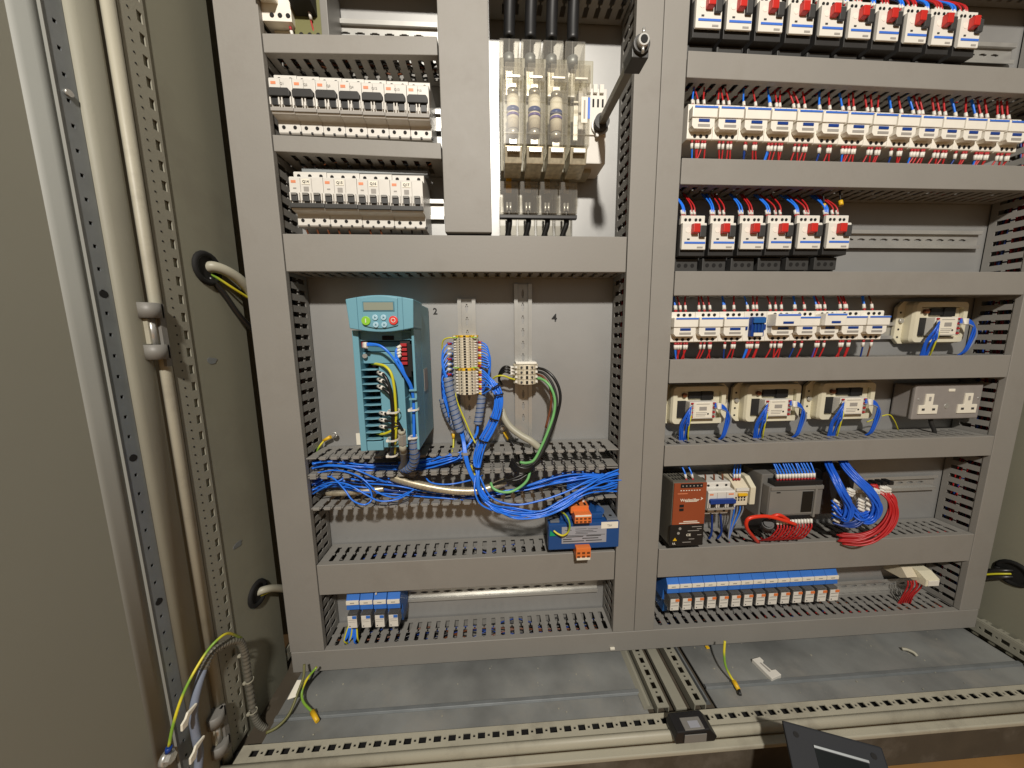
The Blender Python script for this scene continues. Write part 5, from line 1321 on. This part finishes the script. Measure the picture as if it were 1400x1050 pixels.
# --- four-way terminal block
for k in range(3):
    w_ = wire(px((705, 503 + 4.5 * k, -.032), (699, 503 + 4 * k, -.040), (691, 501 + 3.5 * k, -.042), (685, 506 + 3 * k, -.036), (682, 516 + 2 * k, -.026), (686, 526, -.016)), .0022, 'wire_black', 'black wire looping left of the four-way terminal block', 'block_wire', 'black wires left of the four-way block')
    sleeve(at(703, 503 + 4.5 * k, -.034), at(697, 502.5 + 4 * k, -.041), .0034, 'white', w_)
wire(px((704, 519, -.034), (697, 517, -.040), (689, 514, -.042), (681, 514, -.040), (675, 517, -.034), (672, 524, -.028)), .0018, 'yellow_wire', 'yellow wire looping left of the four-way terminal block', 'block_wire')
wire(px((735, 503, -.032), (745, 506, -.042), (756, 515, -.050), (764, 530, -.055), (766, 547, -.058), (761, 570, -.060), (752, 595, -.064), (741, 620, -.070), (728, 636, -.074), (712, 641, -.074), (700, 640, -.066)), .0028, 'wire_black', 'outermost black wire curving down right of the four-way block', 'block_wire', n=10)
wire(px((735, 508, -.032), (744, 511, -.042), (753, 521, -.050), (759, 535, -.054), (761, 552, -.056), (756, 578, -.060), (746, 606, -.066), (733, 630, -.072), (715, 638, -.070), (704, 634, -.062)), .0026, 'black_soft', 'inner dark wire curving down right of the four-way block', 'block_wire', n=10)
wire(px((735, 512, -.032), (742, 515, -.040), (749, 523, -.046), (753, 536, -.048), (753, 556, -.050), (746, 585, -.056)), .0022, 'brown_wire', 'brown wire right of the four-way block', 'block_wire', n=8)
wire(px((735, 517, -.034), (744, 520, -.044), (753, 530, -.052), (758.5, 546, -.056), (757, 566, -.059), (749, 590, -.063), (739, 613, -.068), (730, 629, -.072), (720, 633, -.070), (711, 632, -.066)), .0027, 'green_wire', 'pale green wire curving down right of the four-way block', 'block_wire', n=10)
wire(px((725, 643, -.072), (721, 656, -.078), (711, 666, -.080), (697, 672.5, -.082), (683, 672, -.082), (674, 667, -.078), (671, 660, -.070)), .0026, 'green_wire', 'pale green wire curling below the black tied cables', 'block_wire', n=10)
for k in range(5):
    wire(px((700 - k, 627 + 3 * k, -.062), (709, 638 + 1.5 * k, -.078), (722, 640 + k, -.080), (730, 634 + 1.2 * k, -.072)), .0027, 'wire_black', 'black cable in the tied knot at the open ducts', 'knot_cable', 'black cables in the knot', 'cable', n=8)
wire(px((735, 644, -.066), (715, 649, -.074), (700, 655, -.076), (686, 658, -.072), (672, 664, -.066)), .0024, 'wire_black', 'black wire running left from the tied knot', 'block_wire')
wire(px((722, 648, -.072), (708, 656, -.076), (694, 656, -.074), (689, 652, -.068)), .0022, 'wire_black', 'short black wire end below the tied knot', 'block_wire')
# pale translucent tube and braided hoses
tag(MB().tube(px((686, 560, -.030), (690, 572, -.036), (698, 584, -.042), (712, 595, -.050), (726, 603, -.056), (737, 612, -.058)), .0068, 12).build('clear_tube', 'conduit_grey'), 'pale translucent tube behind the four-way block wires', 'tube')
rp_ = lambda i: 1 + .05 * ((i % 2) * 2 - 1)
tag(MB().tube(catmull(px((536, 652, -.052), (548, 656, -.056), (566, 661, -.060), (597, 667.5, -.064), (625, 671, -.066), (650, 671, -.066), (672, 666, -.062), (692, 658, -.054)), 14), .0078, 12, raw=True, ripple=rp_).build('braided_hose', 'braid'), 'braided metal hose lying across the open duct', 'hose')
tag(MB().tube(catmull(px((447, 674, -.048), (470, 674, -.052), (500, 671, -.052), (525, 668, -.046)), 14), .0055, 12, raw=True, ripple=rp_).build('braided_hose', 'braid'), 'thinner braided hose under the wires at the left of the open duct', 'hose')
# blue wires lying in the two open ducts
for k in range(18):
    y0 = 631 + 1.2 * k if k < 9 else 652 + 2.4 * (k - 9)
    pts = []
    if k < 9:
        seq = [(427, y0), (455, y0 - 3), (490, y0 + 1 + k * .3), (525, y0 + 4), (560, y0 + 2), (600, y0 - 3), (632, y0 - 12)]
    else:
        seq = [(427, y0 + 4), (455, y0 - 4), (490, y0), (540, y0 + 4), (600, 668 + (k - 9) * 1.3), (660, 672 + (k - 9)), (720, 668 - (k - 9) * .5), (780, 655 - (k - 9) * .9), (848, 646 + (k - 9) * .6)]
    for (x, y) in seq: pts.append(at(x, y + random.uniform(-2.5, 2.5), random.uniform(-.062, -.030)))
    wire(pts, .0015, 'blue_wire' if k % 4 else 'blue_dark', 'blue wire lying in the %s open duct' % ('upper' if k < 9 else 'lower'), 'duct_wire', 'wires in the open ducts')
for (c, lb) in (([(428, 655, -.05), (452, 652, -.07), (470, 668, -.085), (482, 684, -.092), (498, 690, -.09), (508, 683, -.085), (505, 668, -.07), (490, 654, -.055), (470, 648, -.05)], 'blue wire hanging out in a loop over the lower open duct'),
                ([(430, 668, -.05), (450, 660, -.07), (475, 662, -.085), (500, 676, -.09), (520, 685, -.088), (545, 682, -.08), (565, 670, -.06), (575, 662, -.045)], 'blue wire sagging over the edge of the lower open duct'),
                ([(426, 648, -.05), (460, 643, -.068), (492, 652, -.08), (515, 672, -.086), (540, 680, -.08), (560, 672, -.06)], 'blue wire crossing between the two open ducts at the left'),
                ([(426, 640, -.055), (450, 637, -.07), (480, 640, -.075), (510, 652, -.072), (530, 660, -.06)], 'blue wire slanting out of the upper open duct'),
                ([(580, 650, -.05), (590, 660, -.065), (615, 662, -.07), (645, 656, -.06), (660, 650, -.05)], 'thin blue wire sagging in the middle of the lower open duct'),
                ([(427, 676, -.05), (440, 668, -.066), (455, 661, -.070), (468, 655, -.066), (476, 648, -.05)], 'blue wire curving up at the left end of the lower open duct')):
    wire(px(*c), .0015, 'blue_wire', lb, 'duct_wire')
for k in range(7):
    y0 = 636 + 1.6 * k
    wire(px((775, 668 - 2 * k, -.040 - .003 * k), (805, 658 - 1.5 * k + random.uniform(-2, 2), -.046 - .004 * (k % 3)), (828, 648 + k * 1.8, -.050), (848, 641 + 4.2 * k, -.048)), .0013, 'blue_wire', 'blue wire fanning into the middle upright duct', 'duct_wire', 'wires fanning into the middle duct')
# --- earth crimps in the bay
def crimp(ring_px, body_px, Y, cable, m, label, Yc=None):
    a, b2_ = at(*ring_px, Y), at(*body_px, Y); d = (b2_ - a)
    o = thing('earth_lead', label, 'earth lead', (0, 0, 0))
    R = [a + Vector((math.cos(t_) * .0048, 0, math.sin(t_) * .0048)) for t_ in [i * math.pi / 8 for i in range(17)]]
    MB().tube(R, .0016, 6, raw=True).build('ring_lug', 'zinc', o)
    MB().cyl(a + Vector((0, .003, 0)), a + Vector((0, -.004, 0)), .0032, 6).build('bolt', 'zinc', o)
    MB().cyl(a + d * .45, a + d * 1.35, .0036, 10, r2=.0030).build('crimp_sleeve', 'yellow', o)
    MB().tube([b2_ + d * .2] + px(*cable), .0019, 8).build('cable', m, o)
crimp((457, 594.5), (446, 600.5), -.012, [(437, 610, -.018), (431, 620, -.022), (424, 628, -.028)], 'earth', 'green earth lead with yellow crimp at the lower left of the drive')
crimp((620, 589), (620, 597), -.012, [(620, 607, -.018), (619, 616, -.026), (616, 624, -.036)], 'yellow_wire', 'short earth lead with yellow crimp between drive and terminal stack')
crimp((687, 585), (693, 597), -.012, [(700, 605, -.020), (707, 616, -.030), (710, 627, -.045), (712, 638, -.06)], 'wire_black', 'black earth lead with orange-yellow crimp below the four-way block')
# --- wiring inside the drive
for k in range(9):
    pts = px((498 + .4 * (k % 2), 470 + (k % 3) * 1.3, -.137), (508, 470 + (k % 3), -.140), (520, 472.5 + k * .3, -.142), (531, 481 + k * .35, -.143), (541 + .5 * (k % 3), 495, -.143), (551 + .6 * (k % 3), 511, -.142), (560 + .7 * (k % 3), 527, -.138)) if k < 5 else px((545, 474 + 4 * (k - 5), -.139), (541, 482 + 3 * (k - 5), -.142), (545 + k * .4, 497, -.143), (553 + .5 * (k % 3), 512, -.142), (561 + .7 * (k % 3), 527, -.138))
    pts += px((564.5 + .6 * (k % 3), 545, -.132), (565 + .7 * (k % 3), 570, -.130), (565.5 + .7 * (k % 3), 600, -.128))
    w_ = wire(pts, .0016, 'blue_wire', 'blue control wire running down inside the open drive', 'drive_wire', 'blue wires in the drive')
    if k < 4: sleeve(at(497, 470 + k * 1.4, -.1365), at(502, 470 + k * 1.4, -.139), .0026, 'white', w_)
    elif k > 4: sleeve(at(548, 473 + 4.2 * (k - 5), -.1385), at(543, 476 + 4.2 * (k - 5), -.141), .0026, 'white', w_)
spiral(px((565.5, 597, -.128), (566.5, 612, -.124), (567, 624, -.116), (565, 634, -.104), (559, 640, -.090), (551, 640, -.074)), .0082, 'conduit', 'blue-grey spiral wrap leaving the bottom of the drive', pitch=.010)
for i, (py, lb) in enumerate(((533, 'channel clip'), (545, 'clip'), (560, 'tie'), (598, 'tie'))):
    p = at(565.5, py, -.134)
    if i < 2: tag(MB().cbox(p.x, p.y - .004, p.z, .012, .004, .003).build('wire_clip', 'teal', None, .0006), 'teal clip holding the blue wires of the drive, %s one' % ('upper' if i == 0 else 'lower'), 'wire clip')
    else: zip_tie((p.x, p.y + .003, p.z), (.05, .05, -1), .0075, 'white', 'white tie round the blue wires of the drive, %s one' % ('upper' if i == 2 else 'lower'))
wire(px((508, 497, -.108), (517, 498, -.130), (527, 501, -.142), (535, 511, -.146), (539, 530, -.146), (541, 556, -.144), (541.5, 580, -.142), (541, 600, -.136), (540, 622, -.110)), .0022, 'yellow_wire', 'yellow and green earth wire running down the front of the drive', 'drive_wire', n=8)
for k in range(3):
    y0 = 509 + 9.4 * k
    w_ = wire(px((511, y0, -.112), (519, y0 + .5, -.134), (526, y0 + 5, -.142), (532 + k * .8, y0 + 18 - 3 * k, -.145), (535.5 + k * .7, 550, -.145), (537 + k * .6, 575, -.143), (536.5 + k * .6, 600, -.138), (535.5 + k * .6, 624, -.108)), .0026, 'wire_black', 'black motor wire from the %s of the upper black drive terminals' % ORD[k], 'drive_wire', 'black wires on the drive', n=8)
    sleeve(at(517.5, y0 + .2, -.131), at(524, y0 + 3, -.1405), .0034, 'white', w_)
    y1 = 564.5 + 9.2 * k
    w_ = wire(px((512, y1, -.112), (521, y1, -.134), (528, y1 + 1.5, -.141), (538, y1 + 5 - k * 2, -.143), (546, 580 + k, -.141), (550 + .4 * k, 590, -.138), (550, 600, -.134)), .0022, 'wire_black', 'black wire to the gland from the %s of the lower drive terminals' % ORD[k], 'drive_wire', 'black wires into the gland', n=8)
    sleeve(at(520, y1, -.132), at(527, y1 + 1, -.140), .0032, 'white', w_)
wire(px((514, 592, -.112), (522, 593.5, -.132), (530, 591.5, -.139), (538, 587, -.142), (543, 583, -.142)), .0022, 'yellow_wire', 'short yellow-green wire at the lowest drive terminal', 'drive_wire', n=8)
gl = thing('cable_gland', 'pale grey cable gland hanging below the drive terminals', 'cable gland', (0, 0, 0))
a, b2_, c_ = at(549.5, 593, -.135), at(550.5, 607, -.130), at(551.5, 617, -.122)
MB().cyl(a, b2_, .0075, 6, smooth=False).build('hex_body', 'zinc', gl, .0006)
MB().cyl(a + (a - b2_) * .35, a, .0058, 14).build('neck', 'conduit_grey', gl)
MB().cyl(b2_, c_, .0062, 16).build('collar', 'conduit_grey', gl)
MB().tube([c_] + px((552.5, 625, -.108), (552.5, 633, -.092), (549, 640, -.075)), .0062, 12).build('sleeve', 'psu_side', gl)
for (x, y, Y, r_, lb) in ((538.5, 562, -.144, .0085, 'upper white tie round the black motor wires'), (537.5, 600, -.137, .0085, 'middle white tie round the black motor wires'), (537, 621, -.112, .0085, 'lowest white tie round the black motor wires at the duct')):
    p = at(x, y, Y); zip_tie(p, (0, .15, -1), r_, 'white', lb)
p0_, p1_ = at(500, 592, .0005), at(488, 608, .0005)
tag(MB().box(p1_.x, p0_.x, -.0006, .0005, p1_.z, p0_.z).build('scrap_label', 'label_white'), 'torn white paper label on the plate beside the drive', 'paper label')
# transformer earth loop
wire(px((767, 699, -.075), (775, 706, -.094), (779, 717, -.100), (777, 727, -.098), (770, 732, -.094), (763, 730, -.090), (757, 725.5, -.085)), .0018, 'earth', 'green and yellow earth loop on the front of the blue transformer', 'earth_wire')

# ================================================================== SIDE CABLES
def sx(*l): return [at_x(*q) for q in l]
wire(sx((284, 366, -.444), (293, 365, -.436), (310, 371, -.428), (328, 383, -.423), (345, 402, -.420), (352, 425, -.418)), .0085, 'conduit_grey', 'pale grey armoured cable coming in through the upper left hole', 'power_cable', None, 'cable', n=14)
wire(sx((285, 373, -.444), (300, 382, -.437), (320, 395, -.430), (345, 411, -.424), (360, 424, -.420)), .0022, 'earth', 'green and yellow wire beside the upper left cable', 'earth_wire')
wire(sx((286, 379, -.444), (305, 400, -.436), (326, 430, -.428), (345, 450, -.422)), .0045, 'wire_black', 'black cable hanging from the upper left hole', 'power_cable', None, 'cable', n=10)
wire(sx((352, 810, -.444), (362, 806, -.434), (376, 804, -.428), (393, 806, -.424), (408, 812, -.420)), .0065, 'conduit_grey', 'pale grey cable coming in through the lower left hole', 'power_cable', None, 'cable', n=12)
wire(sx((354, 815, -.444), (364, 811, -.436), (380, 803, -.430), (396, 796, -.424)), .0018, 'yellow_wire', 'yellow wire beside the lower left cable', 'earth_wire')
for k, (m, lb) in enumerate((('wire_black', 'upper black cable coming in through the right-hand hole'), ('yellow_wire', 'yellow wire between the black cables at the right-hand hole'), ('wire_black', 'lower black cable coming in through the right-hand hole'))):
    wire(sx((1388, 780 + 4.2 * k, 1.115), (1374, 780 + 4.4 * k, 1.102), (1360, 780 + 4.6 * k, 1.094), (1345, 781 + 4.6 * k, 1.088)), .0045 if k != 1 else .0020, m, lb, 'power_cable', None, 'cable', n=10)
# corrugated conduit, earth wire and clips round the lower hinge
tag(MB().tube(catmull(sx((270, 1062, -.436), (272, 1030, -.436), (267, 1000, -.436), (264, 975, -.435), (269, 945, -.433), (278, 915, -.432)), 16), .0052, 12, raw=True).build('door_conduit', 'conduit'), 'smooth blue-grey conduit on the inside of the door edge', 'conduit')
tag(MB().tube(catmull(sx((278, 915, -.432), (290, 892, -.429), (308, 880, -.424), (326, 876, -.420), (334, 890, -.422), (338, 915, -.428), (342, 945, -.432), (347, 975, -.432), (354, 990, -.428), (366, 998, -.418)), 20), .0050, 12, raw=True, ripple=lambda i: 1.1 if i % 4 < 2 else .9).build('corrugated_conduit', 'psu_side'), 'corrugated grey conduit arching from the door over the corner post', 'conduit')
wire(sx((330, 872, -.418), (312, 866, -.412), (296, 876, -.415), (280, 895, -.423), (262, 925, -.428), (248, 955, -.432), (237, 990, -.436), (231, 1020, -.440)), .0019, 'earth', 'long green and yellow earth wire arching over the lower hinge to the door', 'earth_wire', n=8)
p, q = at_x(231, 1021, -.440), at_x(230, 1028, -.441)
ld = MB().cyl(p, q, .0036, 10).build('ring_terminal', 'blue_dark'); tag(ld, 'blue ring terminal on the door end of the arching earth wire', 'terminal')
c = at_x(229, 1036, -.446)
MB().cyl(c, c + Vector((.007, 0, 0)), .0065, 6, smooth=False).build('nut', 'zinc', ld); MB().cyl(c + Vector((-.004, 0, 0)), c + Vector((.002, 0, 0)), .009, 16).build('washer', 'zinc', ld)
for (x, y, lb) in ((258, 977, 'upper white cable clip holding the door conduit'), (269, 1022, 'lower white cable clip holding the door conduit')):
    p = at_x(x, y, -.429)
    tag(MB().prism([(p.y - .013, p.z - .010), (p.y - .005, p.z - .011), (p.y - .001, p.z - .002), (p.y + .012, p.z + .001), (p.y + .012, p.z + .004), (p.y - .002, p.z + .006), (p.y - .006, p.z + .001), (p.y - .012, p.z - .001)], p.x - .001, p.x + .002, 'x').build('cable_clip', 'label_white', None, .0008), lb, 'cable clip', 'cable clips on the door conduit')
for (x, y, lb) in ((334, 893, 'upper clear tie on the corrugated conduit'), (341, 930, 'middle clear tie on the corrugated conduit'), (346, 972, 'lowest clear tie on the corrugated conduit')):
    zip_tie(at_x(x, y, -.428), (0, .05, -1), .0056, 'conduit_grey', lb, .002)
for (x, y, lb) in ((290, 493, 'grey paint chip on the left side wall, the upper one'), (325, 745, 'grey paint chip on the left side wall, the lower one')):
    p = at_x(x, y, XL - .0018)
    pts_ = [(p.y + .012 * math.cos(a) * (.6 + .4 * random.random()), p.z + .006 * math.sin(a) * (.6 + .4 * random.random())) for a in [i * math.pi / 6 for i in range(12)]]
    MB().prism(pts_, XL - .0022, XL - .0015, 'x').build('paint_chip', 'zinc_dull', enc)

# ================================================================== ON THE CABINET FLOOR
def fl(*l): return [at_z(*q) for q in l]
z0 = ZF
# latch block on the front rail
c = at_z(937, 985, z0 + .012)
lt = thing('rail_latch', 'black plastic latch block sitting on the front rail', 'latch', (c.x, -.203, z0 + .002))
MB().prism([(-.032, .001), (.036, .001), (.040, .010), (.026, .026), (-.030, .024), (-.034, .012)], -.020, .010).build('block', 'black', lt, .002)
MB().box(-.016, .018, -.0185, .000, .0242, .0262).build('face_plate', 'grey', lt, .001)
MB().box(-.006, .012, -.016, -.006, .0262, .0268).build('face_window', 'label_grey', lt, .0002)
MB().box(-.018, .020, -.0215, -.0203, .004, .020).build('front_plate', 'grey', lt, .0008)
# earth lead hanging to the floor, left
o = thing('earth_lead', 'yellow crimped earth lead lying at the left end of the cabinet floor', 'earth lead', (0, 0, 0))
MB().tube(fl((433, 912, z0 + .05), (420, 928, z0 + .035), (413, 945, z0 + .020), (415, 960, z0 + .012), (428, 974, z0 + .008)), .0022, 8).build('cable', 'earth', o)
a, b2_ = at_z(427, 973, z0 + .008), at_z(434, 986, z0 + .006)
MB().cyl(a, b2_, .0046, 10, r2=.0036).build('crimp_sleeve', 'yellow', o)
MB().tube(fl((416, 908, z0 + .06), (415, 925, z0 + .045), (408, 945, z0 + .03), (396, 975, z0 + .012), (380, 993, z0 + .006), (364, 1002, z0 + .004)), .0024, 8).build('second_cable', 'olive', o)
p = at_z(405, 942, z0 + .03)
tag(MB().hexa([tuple(p + Vector(q)) for q in ((-.008, -.014, -.006), (.006, -.010, -.006), (.010, .012, .004), (-.004, .012, .004), (-.008, -.015, -.003), (.006, -.011, -.003), (.010, .011, .007), (-.004, .011, .007))]).build('cable_tag', 'label_white', None, .0008), 'white tag tied to the cables in the left floor corner', 'tag')
o = thing('earth_lead', 'yellow crimped earth lead lying on the right-hand floor plate', 'earth lead', (0, 0, 0))
MB().tube(fl((991, 876, z0 + .07), (990, 893, z0 + .05), (992, 910, z0 + .03), (999, 925, z0 + .014), (1004, 932, z0 + .008)), .0022, 8).build('cable', 'earth', o)
a, b2_ = at_z(1003, 931, z0 + .008), at_z(1010, 943, z0 + .004)
MB().cyl(a, b2_, .0046, 10, r2=.0038).build('crimp_sleeve', 'yellow', o)
MB().cyl(b2_, at_z(1012, 950, z0 + .003), .003, 8).build('pin', 'black', o)
# loose white rail clamp
p = at_z(1047, 913, z0 + .004)
ec = thing('loose_rail_clamp', 'loose white plastic rail clamp lying on the floor plate', 'rail clamp', (p.x, p.y, z0 - .002)); ec.rotation_euler = (0, 0, math.radians(14)); ec.scale = (.66, .8, .7)
MB().prism([(-.020, -.026), (.020, -.026), (.020, -.012), (.006, -.010), (.004, .010), (.014, .014), (.014, .024), (-.016, .026)], 0, .012, 'z').build('body', 'white', ec, .001)
MB().prism([(-.006, -.012), (.000, -.012), (-.001, .012), (-.006, .012)], .0121, .0125, 'z').build('slot', 'print_grey', ec)
tag(MB().tube(fl((1233, 887, z0 + .003), (1240, 888, z0 + .005), (1249, 892, z0 + .005), (1254, 897, z0 + .002)), .003, 8).build('plastic_scrap', 'conduit_grey'), 'curved clear plastic scrap on the right floor plate', 'scrap')
tag(MB().cbox(*at_z(967, 885, z0 + .001), .007, .006, .003).build('yellow_scrap', 'yellow', None, .0006), 'tiny yellow scrap below the bottom duct', 'scrap')
p = at(837, 886, -.07)
tag(MB().cbox(p.x, p.y - .001, p.z, .010, .004, .005).build('white_scrap', 'label_white', None, .0012), 'small white paper scrap on the lip of the bottom duct', 'scrap')
b = MB()
for k in range(110):
    x = random.choice((random.uniform(XL + .05, .27), random.uniform(.41, XR - .04))); y = random.uniform(-.168, .03); s_ = random.uniform(.0004, .0011)
    b.cbox(x, y, z0 - .002 + s_ * .4, s_ * random.uniform(1, 3), s_ * random.uniform(1, 2.5), s_)
tag(b.build('floor_debris', 'conduit_grey'), 'fine pale crumbs and wire clippings scattered over the floor plates', 'debris', kind='stuff')
# operator panel standing on the room floor in front of the plinth
zt = .205
p1, p2 = at_z(1070, 985, zt), at_z(1206, 1022, zt)
d = (p2 - p1); d.z = 0; Wd = d.length; d.normalize(); nrm = Vector((d.y, -d.x, 0))   # towards the viewer
if nrm.y > 0: nrm = -nrm
hp = thing('operator_panel', 'dark slate operator panel with black screen standing before the plinth', 'operator panel', (p1.x, p1.y, 0))
tl = math.radians(48)
dn = nrm * math.sin(tl) - Vector((0, 0, 1)) * math.cos(tl); fn_ = nrm * math.cos(tl) + Vector((0, 0, 1)) * math.sin(tl)
def hb(u0, u1, n0, n1, v0, v1, m, name, bev=.001):
    L = [d * u + fn_ * n + dn * v + Vector((0, 0, zt)) for v in (v0, v1) for (u, n) in ((u0, n0), (u1, n0), (u1, n1), (u0, n1))]
    return MB().hexa([tuple(q) for q in L]).build(name, m, hp, bev)
VL = (zt - .012) / math.cos(tl)
hb(0, Wd, -.006, 0, 0, VL, 'slate', 'bezel', .002)
hb(.010, Wd - .008, -.030, -.0062, .012, VL - .02, 'charcoal', 'rear_housing', .003)
def on_face(px_, py_):
    v = AX.transposed() @ Vector(((px_ - 700) / FPX, (py_ - 525) / FPX, 1)); o_ = Vector((0, CY, CZ)); top_ = Vector((p1.x, p1.y, zt))
    k = (top_ - o_).dot(fn_) / v.dot(fn_); q = o_ + v * k - top_
    return q.dot(d), q.dot(dn)
(s0, v0), (s1, v1) = on_face(1113, 1021), on_face(1186, 1041)
vt = (v0 + v1) / 2
hb(s0, s1, .0002, .0012, vt + .002, VL - .03, 'screen', 'screen', .0004)
hb(s0 - .001, s1 + .001, .0002, .003, vt - .002, vt + .0012, 'zinc_dull', 'screen_trim', .0005)
for u in (.014, Wd - .014):
    cc = d * u + fn_ * .0004 + dn * .012 + Vector((0, 0, zt)); MB().cyl(cc, cc + fn_ * .0006, .0035, 12).build('fixing_hole', 'hole', hp)
# wires packed in the covered ducts, seen through the slots
def packed(x0, x1, z0_, z1_, cols, n, label, axis='x'):
    b = MB()
    for k in range(n):
        pts = []
        for i in range(7):
            f_ = i / 6; y = random.uniform(-.052, -.008)
            pts.append((x0 + (x1 - x0) * f_, y, random.uniform(z0_ + .005, z1_ - .005)) if axis == 'x' else (random.uniform(x0 + .005, x1 - .005), y, z0_ + (z1_ - z0_) * f_))
        b.tube(pts, .0016, 5, m=k % len(cols), samples=3)
    tag(b.build('packed_wires', cols), label, 'wires', kind='stuff')
packed(XB + .01, XE - .01, ZB0, ZB1, ['wire_black', 'blue_dark', 'wire_black', 'brown_wire', 'wire_black'], 12, 'wires packed inside the bottom duct, drive side')
packed(XG + .01, XI - .01, ZB0, ZB1, ['wire_black', 'brown_wire', 'red_wire', 'blue_dark', 'wire_black'], 12, 'wires packed inside the bottom duct, relay side')
packed(XB + .01, XE - .01, .310, .367, ['wire_black', 'wire_black', 'blue_dark', 'wire_black'], 10, 'wires packed inside the broad duct under the transformer')
packed(XG + .01, XH - .01, .309, .366, ['wire_black', 'brown_wire', 'wire_black', 'red_wire'], 10, 'wires packed inside the broad duct under the controller')
packed(XH, XI, .2, 1.4, ['red_wire', 'blue_dark', 'wire_black', 'red_wire'], 14, 'wires packed inside the far right upright duct', 'z')
packed(XA + .004, XB - .004, .2, 1.4, ['wire_black', 'brown_wire', 'wire_black'], 14, 'wires packed inside the far left upright duct', 'z')
packed(XE + .002, XFm - .002, .2, 1.4, ['wire_black', 'red_wire', 'blue_dark', 'wire_black'], 12, 'wires packed inside the middle upright duct', 'z')
for (za, zb2_, cl, lb) in ((1.2275, 1.263, ['red_wire', 'wire_black', 'blue_dark'], 'topmost right'), (1.062, 1.100, ['red_wire', 'wire_black', 'blue_dark'], 'second right'), (.874, .912, ['wire_black', 'red_wire', 'blue_dark'], 'third right'), (.7125, .753, ['wire_black', 'blue_dark', 'red_wire'], 'fourth right'), (.548, .586, ['wire_black', 'blue_dark'], 'fifth right')):
    packed(XG + .01, XH - .01, za, zb2_, cl, 10, 'wires packed inside the %s duct' % lb)
for (xa, xb_, za, zb2_, lb) in ((XB + .01, XC - .01, 1.239, 1.262, 'narrow topmost'), (XB + .01, XC - .01, 1.096, 1.116, 'narrow sloping'), (XB + .01, XE - .01, .915, .970, 'broad upper')):
    packed(xa, xb_, za, zb2_, ['wire_black', 'wire_black', 'brown_wire'], 8, 'wires packed inside the %s duct' % lb)
